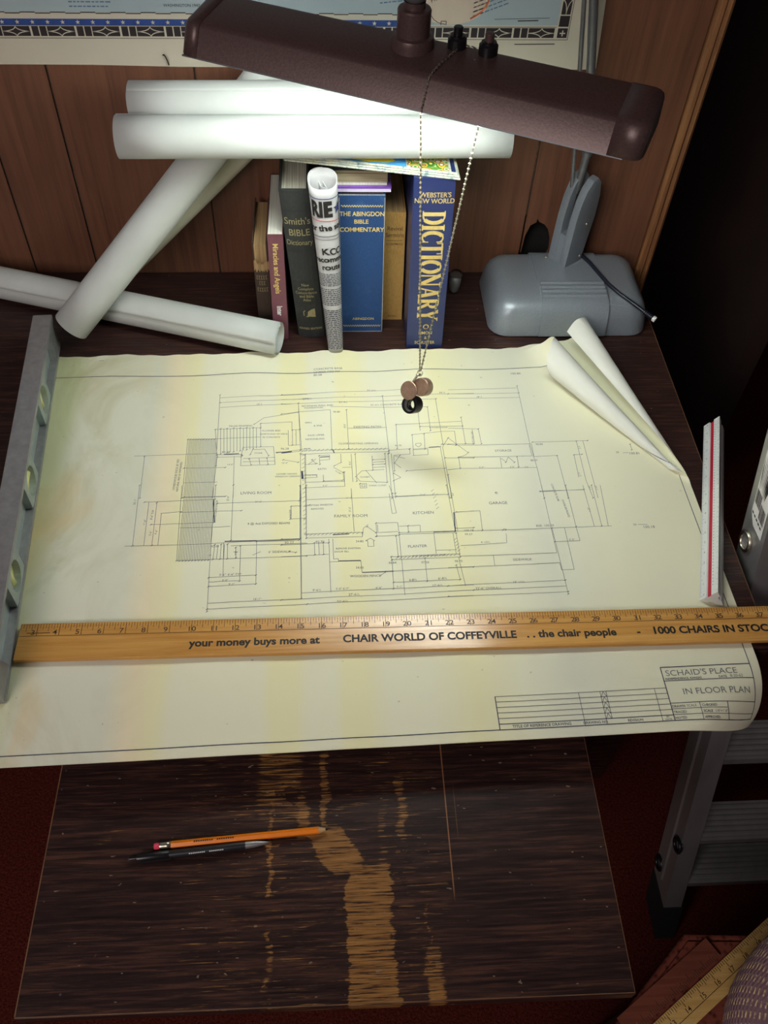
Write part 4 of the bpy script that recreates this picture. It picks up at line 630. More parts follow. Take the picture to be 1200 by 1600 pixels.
# ------------------------------------------------------------------ rolls of paper
def spiral_roll(name, A, B, R, label, mat='roll', turns=3.2, gap=0.0014, slant=0.0, phase=0.0, core=True):
    A, B = Vector(A), Vector(B); d = (B-A).normalized(); up = Vector((0, 0, 1)); s = d.cross(up).normalized(); u = s.cross(d).normalized()
    n = int(turns*36); prof = []
    for k in range(n+1):
        a = 2*math.pi*k/36+phase; r = R-gap*k/36; prof.append((r*math.cos(a), r*math.sin(a)))
    m = MB(); N = len(prof); vs = []; seg = 8
    for j in range(seg+1):
        p = A.lerp(B, j/seg)
        for k, (a, b) in enumerate(prof):
            sh = slant*(k/N)*(-1 if j == 0 else 1 if j == seg else 0); vs.append(p+s*a+u*b+d*sh)
    fs = [(j*N+k, j*N+k+1, (j+1)*N+k+1, (j+1)*N+k) for j in range(seg) for k in range(N-1)]
    o = m.add(vs, fs).build(name, mat, None, smooth=True)
    sol = o.modifiers.new('paper_thickness', 'SOLIDIFY'); sol.thickness = 0.0004; sol.offset = -1
    tag(o, label, 'paper roll', 'rolls of drafting paper'); return o
rB = spiral_roll('paper_roll', (-0.2625, 1.075, 0.3255), (0.2395, 1.075, 0.3305), 0.0266, 'white paper roll lying in front across the top of the books', 'roll', 3.2, 0.0014, -0.002, 2.2)
spiral_roll('paper_roll', (-0.2490, 1.1310, 0.3415), (0.220, 1.1270, 0.3495), 0.0260, 'white paper roll lying behind another on top of the books, nearest the wall map', 'roll', 3.0, 0.0014, 0.002, 1.0)
spiral_roll('paper_roll', (-0.387, 1.0600, 0.0350), (-0.0455, 1.2105, 0.3800), 0.0270, 'white paper roll leaning diagonally, its lower end beside the spirit level', 'roll', 3.4, 0.0015, -0.0035, 3.6)
spiral_roll('paper_roll', (-0.330, 1.2100, 0.0330), (-0.025, 1.2175, 0.331), 0.0230, 'cream paper roll leaning diagonally behind the steeper white roll', 'roll_cream', 3.0, 0.0014, 0.002, 0.5)
spiral_roll('paper_roll', (-0.640, 1.216, 0.0262), (-0.076, 1.0385, 0.0262), 0.0258, 'white paper roll lying flat on the desk at the left, open end showing', 'roll', 3.2, 0.0022, 0.002, 0.4)

# ------------------------------------------------------------------ books
def book(name, label, x0, x1, ys, depth, h, cover, pages, lean=0.0, cov=0.0022, pg_top=None, spine_h=None, tilt=0.0, rounded=0.0, yaw=0.0):
    """spine faces the camera at y=ys; lean shifts the top sideways"""
    o = Vector(((x0+x1)/2, ys, 0)); t = thing(name, label, 'book', tuple(o), 'books standing on the desk'); wd = x1-x0
    cy, sy = math.cos(yaw), math.sin(yaw)
    def P(x, y, z): return (o.x+x*cy-y*sy+lean*z/h, o.y+x*sy+y*cy+tilt*z/h, z+0.0006)
    sh = spine_h if spine_h else h; m = MB(); n = 7; prof = []
    for k in range(n):      # spine, slightly rounded
        q = k/(n-1)*2-1; prof.append((wd/2*q, -rounded*(1-q*q)))
    def slab(pts, z0, z1):
        N = len(pts); m.add([P(x, y, z) for z in (z0, z1) for x, y in pts], [tuple(range(N-1, -1, -1)), tuple(range(N, 2*N))]+[(i, (i+1) % N, N+(i+1) % N, N+i) for i in range(N)])
    slab(prof+[(wd/2, cov), (-wd/2, cov)], 0, sh)
    slab([(-wd/2, cov*0.9), (-wd/2+cov, cov*0.9), (-wd/2+cov, depth), (-wd/2, depth)], 0, h); slab([(wd/2-cov, cov*0.9), (wd/2, cov*0.9), (wd/2, depth), (wd/2-cov, depth)], 0, h)
    c = m.build('cover', cover, t)
    m = MB(); hp = pg_top if pg_top else h-0.003
    slab([(-wd/2+cov+0.0002, cov+0.0002), (wd/2-cov-0.0002, cov+0.0002), (wd/2-cov-0.0002, depth-0.004), (-wd/2+cov+0.0002, depth-0.004)], 0.003, hp); m.build('page_block', pages, t)
    F = lambda a, z: P(a, -rounded*(1-(2*a/wd)**2)-0.0004, z)
    return t, c, F
def build_books():
    # tattered brown book
    t, c, F = book('tattered_book', 'narrow tattered brown book with its spine torn at the top', -0.110, -0.0882, 1.108, 0.12, 0.146, 'oldbrown', 'pagesbrown', 0.0, 0.0018, 0.141, 0.102, 0.0, 0.002)
    m = MB(); 
    for k in range(16): a = -0.0105+k*0.0014; m.add([F(a, 0.1+0.003*math.sin(k*1.9)), F(a+0.0016, 0.1+0.003*math.sin(k*2.3)), F(a+0.0016, 0.113+0.003*math.sin(k*1.3)+0.004*abs(k-8)/8), F(a, 0.113+0.003*math.sin(k*1.1)+0.004*abs(k-8)/8)], [(0, 1, 2, 3)])
    m.build('torn_spine_paper', 'pagesbrown', t)
    m = MB()
    for z, n in ((0.088, 5), (0.078, 3), (0.066, 5)):
        for k in range(n): a = -0.0075+(k+(5-n)/2)*0.0034; m.line([(a, z-0.0035), (a, z+0.0035)], 0.0009, F); m.line([(a, z+0.0030), (a+0.002, z+0.0030)], 0.0009, F); m.line([(a, z-0.003), (a+0.002, z-0.003)], 0.0008, F)
    m.build('worn_lettering', 'dullgold', c)
    # maroon paperback
    t, c, F = book('paperback_book', 'slim maroon paperback titled Miracles and Angels', -0.0850, -0.0625, 1.0690, 0.16, 0.182, 'maroon', 'pageswhite', 0.0005, 0.0010, 0.1815, None, 0.008, 0.0)
    m = MB(); G = lambda a, b: F(b, a)
    V = lambda x, y: F(y, x); rot = lambda s, size, z, m, b=0.01, sx=1.0, off=0.0: m.text(s, size, (z, off), lambda x, y: F(y-off if False else y, 2*z-x), 0, 'l', b, sx)
    rot('Miracles and Angels', 0.0112, 0.168, m, 0.014, 0.94, -0.0042); m.build('spine_lettering', 'gold', c)
    m = MB(); rot('Inter', 0.011, 0.062, m, 0.03, 0.8, -0.0035); m.build('publisher_mark', 'white', c)
    # black bible dictionary
    t, c, F = book('dictionary_book', "thick black cloth book titled Smith's Bible Dictionary", -0.0465, -0.0065, 1.0765, 0.14, 0.252, 'charcoal', 'pages', -0.018, 0.0028, 0.245, None, 0.0, 0.004)
    m = MB(); m.text("Smith's", 0.0150, (0, 0.201), F, 0, 'c', 0.004, 0.85); m.text('BIBLE', 0.0150, (0.001, 0.183), F, 0, 'c', 0.004, 0.85); m.text('Dictionary', 0.0115, (0, 0.168), F, 0, 'c', 0.004, 0.75); m.build('spine_lettering', 'dullgold', c)
    m = MB()
    for z in (0.222, 0.158, 0.105, 0.066): m.line([(-0.019, z), (0.019, z)], 0.0010, F, 0.004)
    m.build('spine_rules', 'print', c)
    m = MB()
    for s, z in (('New', 0.097), ('Complete', 0.090), ('Concordance', 0.083), ('and Bible', 0.0765), ('Atlas', 0.070)): m.text(s, 0.0068, (0, z), F, 0, 'c', 0.004, 0.85)
    m.text('REVISED EDITION', 0.0052, (0, 0.016), F, 0, 'c', 0.02, 0.85); m.build('small_lettering', 'dullgold', c)
    m = MB(); m.add([F(*p) for p in [(-0.005, 0.040), (0.010, 0.040), (0.010, 0.056), (0.004, 0.054), (-0.001, 0.050), (-0.002, 0.043)]], [tuple(range(6))]); m.line([(-0.0075, 0.042), (-0.0075, 0.050), (-0.005, 0.052)], 0.0012, F); m.build('worn_emblem', 'dullgold', c)
    # blue commentary
    t, c, F = book('commentary_book', 'wide worn blue cloth book titled The Abingdon Bible Commentary', 0.0200, 0.0845, 1.0855, 0.14, 0.2435, 'blue', 'pagesbrown', -0.0035, 0.0028, 0.241, 0.2405, 0.0, 0.0)
    m = MB(); m.text('THE ABINGDON', 0.0098, (0.0, 0.2065), F, 0, 'c', 0.02, 0.86); m.text('BIBLE', 0.0092, (-0.001, 0.1945), F, 0, 'c', 0.02, 0.95); m.text('COMMENTARY', 0.0098, (0, 0.1815), F, 0, 'c', 0.02, 0.94); m.text('ABINGDON', 0.0066, (0.002, 0.024), F, 0, 'c', 0.01, 0.95)
    for z in (0.222, 0.0125):
        m.line([(-0.029+k*0.0006, z+0.0016*math.sin(k*1.05)) for k in range(98)], 0.0009, F, 1)
    m.build('spine_lettering', 'gold', c)
    m = MB()
    for a in (-0.0316, 0.0316): m.line([(a, 0.003+k*0.004) for k in range(59)], 0.0008, F, 1)
    for z in (0.2392, 0.0012): m.line([(-0.032, z), (0.032, z)], 0.0012, F, 1)
    m.build('frayed_edges', 'pages', c)
    # tan sermons
    t, c, F = book('sermon_book', 'tan cloth book titled Revival Sermons between two blue books', 0.0865, 0.1175, 1.115, 0.11, 0.1935, 'tan', 'pagesbrown', -0.0035, 0.0022, 0.190, None, 0.0, 0.0)
    m = MB(); m.text('Revival', 0.0098, (0, 0.164), F, 0, 'c', 0.004, 0.85); m.text('Sermons', 0.0098, (0, 0.153), F, 0, 'c', 0.004, 0.78); m.line([(-0.0115, 0.147), (0.0115, 0.147)], 0.0007, F); m.text('CHAPMAN', 0.0054, (0, 0.139), F, 0, 'c', 0.004, 0.95); m.text('REVELL', 0.0046, (0, 0.006), F, 0, 'c', 0.01, 1.0); m.build('spine_lettering', 'printbrown', c)
    # navy dictionary
    t, c, F = book('dictionary_book', "thick glossy navy Webster's New World Dictionary at the right end of the books", 0.1205, 0.1760, 1.0470, 0.16, 0.2880, 'navy', 'pageswhite', -0.006, 0.0022, 0.284, None, 0.0, 0.0015)
    m = MB(); m.text("WEBSTER'S", 0.0100, (0.002, 0.2605), F, 0, 'c', 0.012, 0.86); m.text('NEW WORLD', 0.0100, (0.001, 0.2515), F, 0, 'c', 0.012, 0.86); m.text('SIMON', 0.0082, (0.0, 0.0280), F, 0, 'c', 0.01, 0.85); m.text('&', 0.0080, (0.001, 0.0185), F, 0, 'c', 0.01, 0.85); m.text('SCHUSTER', 0.0082, (0.0, 0.0090), F, 0, 'c', 0.01, 0.80)
    m.serif_text('DICTIONARY', 0.0315, (0.2400, -0.0140), lambda x, y: F(y, 0.48-x), 0.775)
    m.lathe([(0.0, 0), (0.0045, 0), (0.0045, 0.0004)], F(0.0005, 0.0430), (0, -1, 0), 16)
    m.build('spine_lettering', 'gold', c)
    m = MB(); o2 = F(0.0005, 0.0430); m.lathe([(0.0, 0), (0.0030, 0), (0.0030, 0.0003)], (o2[0], o2[1]-0.0006, o2[2]), (0, -1, 0), 12); m.build('publisher_emblem', 'navy', c)
build_books()
def build_stack():
    # things lying on the upright books
    t = thing('purple_booklet', 'thin purple covered booklet lying on the blue commentary', 'booklet', (0.045, 1.13, 0.2445))
    MB().box(-0.004, 0.088, 1.0835, 1.20, 0.2452, 0.2502).build('page_block', 'lilac', t); MB().box(-0.005, 0.0885, 1.083, 1.20, 0.2503, 0.2525).build('cover', 'purple', t); 
    t = thing('tan_paged_book', 'thick book with tan page edges lying flat on the purple booklet', 'book', (0.04, 1.14, 0.2525))
    MB().box(-0.004, 0.0825, 1.088, 1.21, 0.2527, 0.2565).build('lower_pages', 'pageswhite', t); MB().box(-0.004, 0.0830, 1.088, 1.21, 0.2566, 0.2740).build('page_block', 'pagesh', t); MB().box(-0.005, 0.084, 1.0875, 1.21, 0.2741, 0.2760).build('cover', 'charcoal', t)
    # folded brochures
    defs = [('road_map', 'folded road map lying at the bottom of the brochure pile on the dictionary', 0.0, 'magmap'), ('road_map', 'folded road map in the middle of the brochure pile on the dictionary', 0.0027, 'magmap'), ('travel_brochure', 'glossy brochure with sky blue and yellow cover on top of the pile', 0.0054, 'magmap')]
    for i, (nm, lab, dz, mat) in enumerate(defs):
        A, B = Vector((-0.055+i*0.002, 1.084+i*0.001, 0.2890+dz)), Vector((0.1745-i*0.002, 1.040+i*0.0015, 0.2885+dz)); n = 12
        m = MB(); vs = []
        for k in range(n+1):
            q = k/n; p = A.lerp(B, q)
            for (dy, z) in ((0, 0.0006), (0.0008, 0.0), (0.095, 0.0), (0.095, 0.0024), (0.0012, 0.0024), (0, 0.0018)): vs.append((p.x-dy*0.02, p.y+dy, p.z+z))
        fs = [(k*6+j, (k+1)*6+j, (k+1)*6+(j+1) % 6, k*6+(j+1) % 6) for k in range(n) for j in range(6)]+[(0, 1, 2, 3, 4, 5), tuple(n*6+j for j in (5, 4, 3, 2, 1, 0))]
        o = m.add(vs, fs).build(nm, mat, None); tag(o, lab, 'brochure', 'folded maps and brochures')
        m = MB()
        for k in range(20):
            q = k/20; p = A.lerp(B, q+random.uniform(0, 0.02)); m.add([(p.x, p.y-0.0003, p.z+0.0011), (p.x+0.006, p.y-0.0003, p.z+0.0011), (p.x+0.006, p.y-0.0003, p.z+0.0016), (p.x, p.y-0.0003, p.z+0.0016)], [(0, 1, 2, 3)])
        m.build('fold_lines', 'newsink', o)
    top = o; z = 0.3003+0.0002; f = lambda x, y: (x, y, 0.2970-0.0005*(x+0.05)/0.22)
    m = MB(); m.add([f(-0.045, 1.088), f(0.105, 1.0588), f(0.105, 1.150), f(-0.045, 1.170)], [(0, 1, 2, 3)]); m.build('sky_print', 'magblue', top)
    f = lambda x, y: (x, y, 0.2972-0.0005*(x+0.05)/0.22); m = MB(); m.add([f(0.055+0.036*math.cos(a*0.3927), 1.081-(0.036*math.cos(a*0.3927))*0.2+0.010*math.sin(a*0.3927)) for a in range(16)], [tuple(range(16))]); m.build('yellow_print', 'magyellow', top)
    m = MB(); m.add([f(0.106, 1.0588), f(0.160, 1.0482), f(0.160, 1.14), f(0.106, 1.15)], [(0, 1, 2, 3)]); m.build('leaf_print', 'magleaf', top)
    m = MB(); m.add([f(0.163, 1.0475), f(0.1685, 1.0465), f(0.1685, 1.135), f(0.163, 1.135)], [(0, 1, 2, 3)]); m.build('blue_stripe', 'navy', top)
build_stack()

def build_newspaper():
    t = thing('newspaper', 'folded newspaper standing upright in front of the books', 'newspaper', (0.0105, 1.044, 0))
    Bc, Tc = Vector((0.0107, 1.0425, 0.003)), Vector((-0.0045, 1.0600, 0.272)); rx0, rx1, ry = 0.0117, 0.0205, 0.0105
    def P(a, z, k=1.0, off=0.0):       # a: angle from the front, z: 0..1
        c = Bc.lerp(Tc, z); rx = (rx0+(rx1-rx0)*z)*k+off; r2 = (ry+0.007*z)*k+off
        cs, sn = math.cos(a), math.sin(a); g = lambda v: math.copysign(abs(v)**0.8, v)
        dz = 0.013*(1-cs)/2*(z**6)
        return c+Vector((rx*g(sn), -r2*g(cs), dz))
    n, nz = 90, 24; m = MB(); vs = []; A = [(-math.pi*1.0)+2*math.pi*1.25*k/n for k in range(n+1)]
    for j in range(nz+1):
        for k, a in enumerate(A): vs.append(P(a, j/nz, 1.0-0.10*k/n))
    m.add(vs, [(j*(n+1)+k, j*(n+1)+k+1, (j+1)*(n+1)+k+1, (j+1)*(n+1)+k) for j in range(nz) for k in range(n)])
    o = m.build('rolled_pages', 'news', t, smooth=True); so = o.modifiers.new('paper_thickness', 'SOLIDIFY'); so.thickness = 0.0012; so.offset = -1
    # a folded inner leaf standing in the opening
    m = MB(); c = P(0, 0.98, 0); vs = []
    for j, z in enumerate((0.80, 0.985)):
        for dx, dy in ((-0.008, 0.006), (-0.004, -0.001), (0.004, -0.0065), (0.0075, -0.006), (0.005, 0.0), (0.000, 0.007)):
            p = Bc.lerp(Tc, z); vs.append(p+Vector((dx*0.8, dy*0.8, 0.004*(dy > 0)*j)))
    m.add(vs, [(k, k+1, 7+k, 6+k) for k in range(5)]); q = m.build('inner_fold', 'news', t); so = q.modifiers.new('paper_thickness', 'SOLIDIFY'); so.thickness = 0.001
    H = 0.270
    F0 = lambda x, z: P(max(-2.2, min(2.2, x/(rx0+(rx1-rx0)*z/H)*1.05)), z/H, 1.0, 0.0006); F = lambda x, z: F0(x, z+0.024*min(1.0, z/0.10))
    m = MB(); m.text('RIE', 0.030, (-0.004, 0.208), F, 0, 'c', 0.05, 0.62); 
    m.text('for the sou', 0.0125, (0.001, 0.187), F, 0.10, 'c', 0.03, 0.85); m.text('KCC-', 0.0140, (0.008, 0.150), F, 0.05, 'c', 0.03, 0.85); m.text('recomme', 0.0120, (0.002, 0.138), F, 0.06, 'c', 0.03, 0.85); m.text('route', 0.0125, (0.004, 0.1255), F, 0.06, 'c', 0.03, 0.85)
    for z, wd in ((0.177, 0.0009), (0.172, 0.0006)): m.line([(-0.024, z), (0.024, z+0.002)], wd, F, 0.003)
    m.build('headline_print', 'print', o)
    m = MB(); m.line([(-0.024, 0.2335), (0.022, 0.2335)], 0.0012, F, 0.003); st = [(0.0185+(0.009 if k % 2 == 0 else 0.0038)*math.sin(k*math.pi/5), 0.2175+(0.009 if k % 2 == 0 else 0.0038)*math.cos(k*math.pi/5)) for k in range(10)]
    m.add([F(*s) for s in st], [tuple(range(10))[::-1]]); m.build('masthead_star', 'newsblue', o)
    m = MB(); m.line([(-0.024, 0.2025), (0.020, 0.2005)], 0.0011, F, 0.003); m.build('masthead_rule', 'newsred', o)
    m = MB(); z = 0.118
    while z > 0.006:
        if random.random() > 0.07:
            w2 = (rx0+(rx1-rx0)*z/H)*1.35; x = -w2
            while x < w2: l = random.uniform(0.0015, 0.005); m.line([(x, z), (min(w2, x+l), z+0.0001)], 0.0013, F, 0.003); x += l+0.0009
        z -= 0.0027
    m.build('body_print', 'newsink', o)
build_newspaper()

def build_glass():
    t = thing('glass_stopper', 'small shiny clear and silver stopper lying beside the dictionary', 'stopper', (0.2085, 1.187, 0))
    MB().lathe([(0, 0.0), (0.004, 0.0005), (0.0075, 0.004), (0.0085, 0.010), (0.0095, 0.018), (0.0095, 0.026), (0.0075, 0.031), (0, 0.032)], (0.2085, 1.185, 0.001), (0.05, 0.1, 1), 20).build('stopper_body', 'alu', t, smooth=True)
    MB().lathe([(0.0075, 0), (0.010, 0.002), (0.010, 0.008), (0.006, 0.011), (0, 0.0115)], (0.2101, 1.188, 0.030), (0.05, 0.1, 1), 20).build('stopper_head', 'glass', t, smooth=True)
build_glass()

# ------------------------------------------------------------------ desk lamp
HK = 0.92; HL = Vector((-0.163*HK, 1.026*HK, CAM_H-(CAM_H-0.45)*HK)); HA = Vector((0.90504, -0.42533, 0)); HB = Vector((0.42533, 0.90504, 0)); UPV = Vector((0, 0, 1))
def hp(t, b, z): return HL+(HA*t+HB*b+UPV*z)*HK
def build_lamp():
    t = thing('desk_lamp', 'brown hooded fluorescent desk lamp on a grey swing arm and heavy grey base', 'lamp', (0.38, 1.15, 0))
    # base
    x0, x1, y0, y1 = 0.254, 0.510, 1.070, 1.234
    lv = [(0.0, 0.003), (0.003, 0.0), (0.030, 0.004), (0.042, 0.008), (0.050, 0.014), (0.0555, 0.022), (0.058, 0.032)]
    m = MB(); seg = 6; n = 4*(seg+1); vs = []
    for z, i in lv:
        for a, b in rrect(x1-x0-2*i, y1-y0-2*i, max(0.006, 0.030-i*0.4), seg): vs.append(((x0+x1)/2+a, (y0+y1)/2+b, z))
    fs = [(j*n+k, j*n+(k+1) % n, (j+1)*n+(k+1) % n, (j+1)*n+k) for j in range(len(lv)-1) for k in range(n)]+[tuple((len(lv)-1)*n+k for k in range(n)), tuple(range(n-1, -1, -1))]
    base = m.add(vs, fs).build('base', 'grey', t, smooth=True, autosmooth=0.9)
    prof = [(y0+i-0.0036, z+0.0022) for z, i in lv]; prof = prof+[(y1-i+0.0014, z+0.0024) for z, i in lv[::-1]]
    m = MB(); vs = [(x, y, z) for x in (0.332, 0.438) for y, z in prof]; N = len(prof)
    m.add(vs, [(k, k+1, N+k+1, N+k) for k in range(N-1)]+[tuple(range(N))[::-1], tuple(range(N, 2*N))]).build('base_band', 'grey', base, smooth=True, autosmooth=0.6)
    for k in range(4): MB().tube([(0.334, 1.0975+k*0.0100, 0.0605-0.0016*(k == 0)), (0.436, 1.0975+k*0.0100, 0.0605-0.0016*(k == 0))], 0.0042, 10).build('ridge', 'grey', base, smooth=True, autosmooth=0.9)
    # bracket: two cheeks with a slot between, closed low down at the front
    fw = Vector((-0.80, -0.60, 0)).normalized(); rt = Vector((-fw.y, fw.x, 0))*-1; o = Vector((0.3700, 1.184, 0))
    if rt.x < 0: rt = -rt
    pr = [(0, 0.056), (-0.001, 0.14), (0.002, 0.172), (0.008, 0.192), (0.018, 0.205), (0.028, 0.208), (0.037, 0.198), (0.043, 0.175), (0.045, 0.14), (0.038, 0.056)]
    lean = lambda z: Vector((0.004, 0, 0))*(z-0.056)/0.15
    for a0, a1 in ((-0.0190, -0.0055), (0.0055, 0.0190)):
        vs = [o-fw*d+rt*a+UPV*z+lean(z) for a in (a0, a1) for d, z in pr]; N = len(pr)
        MB().add(vs, [tuple(range(N)), tuple(range(2*N-1, N-1, -1))]+[(k, N+k, N+(k+1) % N, (k+1) % N) for k in range(N)]).build('bracket_cheek', 'grey', t, smooth=True, autosmooth=0.5, bevel=0.0028)
    m = MB().box(-0.0058, 0.0058, 0.0003, 0.036, 0.056, 0.112); m.v = [o+rt*x-fw*y+UPV*z+lean(z) for x, y, z in m.v]; m.build('bracket_web', 'grey', t)
    m = MB().box(-0.0053, 0.0053, 0.016, 0.036, 0.112, 0.180); m.v = [o+rt*x-fw*y+UPV*z+lean(z) for x, y, z in m.v]; m.build('slot_shade_block', 'blackplastic', t)  # added black block that paints the dark of the bracket slot
    m = MB().box(-0.024, 0.024, -0.005, 0.042, 0.0555, 0.0605); m.v = [o+rt*x-fw*y+UPV*z for x, y, z in m.v]; m.build('bracket_foot', 'grey', t, bevel=0.001)
    for a, d, z in ((-0.019, -0.0035, 0.061), (0.0192, 0.032, 0.070), (0.0192, 0.028, 0.13)): MB().lathe([(0.0026, 0), (0.0022, 0.0012), (0, 0.0018)], o+rt*a-fw*d+UPV*z+lean(z), rt if z > 0.062 else UPV, 10).build('bolt', 'chrome', t, smooth=True)
    E = Vector((0.281, 1.185, 0.79)); 
    MB().tube([Vector((0.3760, 1.199, 0.165)), Vector((0.3660, 1.199, 0.238)), Vector((0.334, 1.196, 0.449)), E+Vector((-0.006, 0, 0))], 0.0032, 10).build('arm_rod', 'greyrod', t, smooth=True, autosmooth=0.8)
    MB().tube([Vector((0.3830, 1.203, 0.175)), Vector((0.3850, 1.201, 0.225)), Vector((0.3850, 1.200, 0.240)), Vector((0.3465, 1.196, 0.449)), E+Vector((0.006, 0, 0))], 0.0062, 14).build('arm_tube', 'greyrod', t, smooth=True, autosmooth=0.8)
    MB().tube([(0.3856, 1.200, 0.236), (0.3848, 1.200, 0.243)], 0.0078, 14).build('arm_collar', 'greyrod', t, smooth=True, autosmooth=0.8)
    MB().lathe([(0, -0.02), (0.02, -0.02), (0.022, -0.017), (0.022, 0.017), (0.02, 0.02), (0, 0.02)], E, Vector((0.69, -0.72, 0)), 24).build('elbow', 'grey', t, smooth=True, autosmooth=0.8)
    N0 = hp(0.256, 0.062, 0.0); ball = N0+UPV*0.085*HK
    for k, r in ((-0.009, 0.0032), (0.009, 0.0062)): MB().tube([E+Vector((0.69, -0.72, 0))*k, ball+Vector((0.69, -0.72, 0))*k*0.5+UPV*0.004], r, 12).build('forearm_rod', 'greyrod', t, smooth=True, autosmooth=0.8)
    # hood
    pout = [(0, 0), (0.0135, 0.0265), (0.0165, 0.0295), (0.021, 0.0312), (0.076, 0.0375), (0.082, 0.0370), (0.0855, 0.0335), (0.105, 0.0)]
    pin = [(0.103, 0.0), (0.0837, 0.0325), (0.0805, 0.0352), (0.075, 0.0355), (0.0213, 0.0292), (0.0178, 0.0277), (0.0152, 0.0255), (0.002, 0)]
    lip = [(0, 0), (-0.0008, -0.0012), (0.0008, -0.0022), (0.002, 0)]
    shell = pout+pin
    hood = MB().prism(shell, hp(0.022, 0, 0), hp(0.492, 0, 0), HB*HK, UPV*HK).build('hood', 'hood', t, smooth=True, autosmooth=0.7)
    MB().prism(lip, hp(0.004, 0, 0), hp(0.508, 0, 0), HB*HK, UPV*HK).build('rolled_lip', 'greyrod', hood)
    m = MB(); N = len(pin); vs = [hp(tt, b, z-0.0006) for tt in (0.024, 0.490) for b, z in pin]; m.add(vs, [(k, k+1, N+k+1, N+k) for k in range(N-1)]); m.build('reflector', 'hood_in', hood)
    for t0, sg in ((0.0225, -1), (0.4915, 1)):
        secs = [(0.0, 1.02), (0.024, 1.02), (0.030, 0.985), (0.0335, 0.92), (0.0355, 0.80), (0.0362, 0.60)] if sg == 1 else [(0.0, 1.02), (0.010, 1.02), (0.016, 0.985), (0.020, 0.90), (0.0222, 0.76), (0.0228, 0.6)]
        m = MB(); vs = []; N = len(pout); cb = 0.0525
        for d, k in secs:
            for b, z in pout: vs.append(hp(t0+sg*d, cb+(b-cb)*k, z*(k if k > 1 else 0.35+0.65*k)+(0 if k >= 1 else 0.002*(1-k))))
        f = [(j*N+k, j*N+k+1, (j+1)*N+k+1, (j+1)*N+k) for j in range(len(secs)-1) for k in range(N-1)]+[tuple((len(secs)-1)*N+k for k in range(N))]
        if sg == 1: f = [q[::-1] for q in f]
        c = m.add(vs, f).build('end_cap', 'hood', t, smooth=True, autosmooth=0.6); so = c.modifiers.new('sheet_thickness', 'SOLIDIFY'); so.thickness = 0.0014; so.offset = -1
    for b in (0.036, 0.070): 
        tb = MB().tube([hp(0.045, b, 0.016), hp(0.470, b, 0.016)], 0.0118, 18).build('fluorescent_tube', 'tube', t, smooth=True, autosmooth=0.8); tb['label'] = 'glowing white fluorescent tube'
        for tt in (0.036, 0.470): MB().tube([hp(tt, b, 0.016), hp(tt+0.009, b, 0.016)], 0.0124, 16).build('tube_cap', 'alu', tb)
    # neck
    MB().lathe([(0.0215, 0.030), (0.0215, 0.0395), (0.0205, 0.0425), (0.0165, 0.0435), (0.0165, 0.0660), (0.0155, 0.0675), (0.0105, 0.0680), (0.0105, 0.074)], N0, UPV, 28).build('neck', 'hood', t, smooth=True, autosmooth=0.5)
    MB().lathe([(0.0145*math.sin(a*math.pi/12), 0.085-0.0145*math.cos(a*math.pi/12)) for a in range(13)], N0, UPV, 24).build('swivel_ball', 'greyrod', t, smooth=True)
    for tt in (0.301, 0.336):
        sw = MB().lathe([(0.0095, 0.030), (0.0095, 0.0425), (0.0075, 0.0440), (0.0075, 0.0455), (0.0045, 0.0458)], hp(tt, 0.077, 0), UPV, 18).build('switch', 'blackplastic', t, smooth=True, autosmooth=0.5)
        MB().lathe([(0.0045, 0.0450), (0.0048, 0.0525), (0.0040, 0.0535), (0, 0.0537)], hp(tt, 0.077, 0), UPV, 14).build('push_button', 'hood' if tt > 0.32 else 'blackplastic', sw, smooth=True, autosmooth=0.5)
build_lamp()

def build_cable():
    t = thing('cable', 'thin dark cable draped over the lamp base with a pale cut tip', 'cable', (0.44, 1.14, 0.06))
    pts = [(0.402, 1.206, 0.0635), (0.413, 1.200, 0.0645), (0.424, 1.178, 0.0635), (0.432, 1.155, 0.0630), (0.443, 1.122, 0.0630), (0.458, 1.101, 0.0600), (0.4745, 1.084, 0.0565), (0.492, 1.066, 0.0520)]
    MB().tube(pts, 0.0030, 10).build('cable_sheath', 'cable', t, smooth=True, autosmooth=0.9)
    d = (Vector(pts[-1])-Vector(pts[-2])).normalized(); a = Vector(pts[-1]); g = MB()
    for k in range(7): g.lathe([(0.003, 0), (0.0044, 0.0006), (0.0044, 0.0018), (0.003, 0.0024)], a-d*0.002+d*k*0.0024, d, 12)
    g.build('ribbed_sleeve', 'cable', t); MB().lathe([(0.0043, 0), (0.0046, 0.001), (0.0046, 0.005), (0, 0.0052)], a+d*0.0145, d, 14).build('cable_tip', 'white', t)
build_cable()

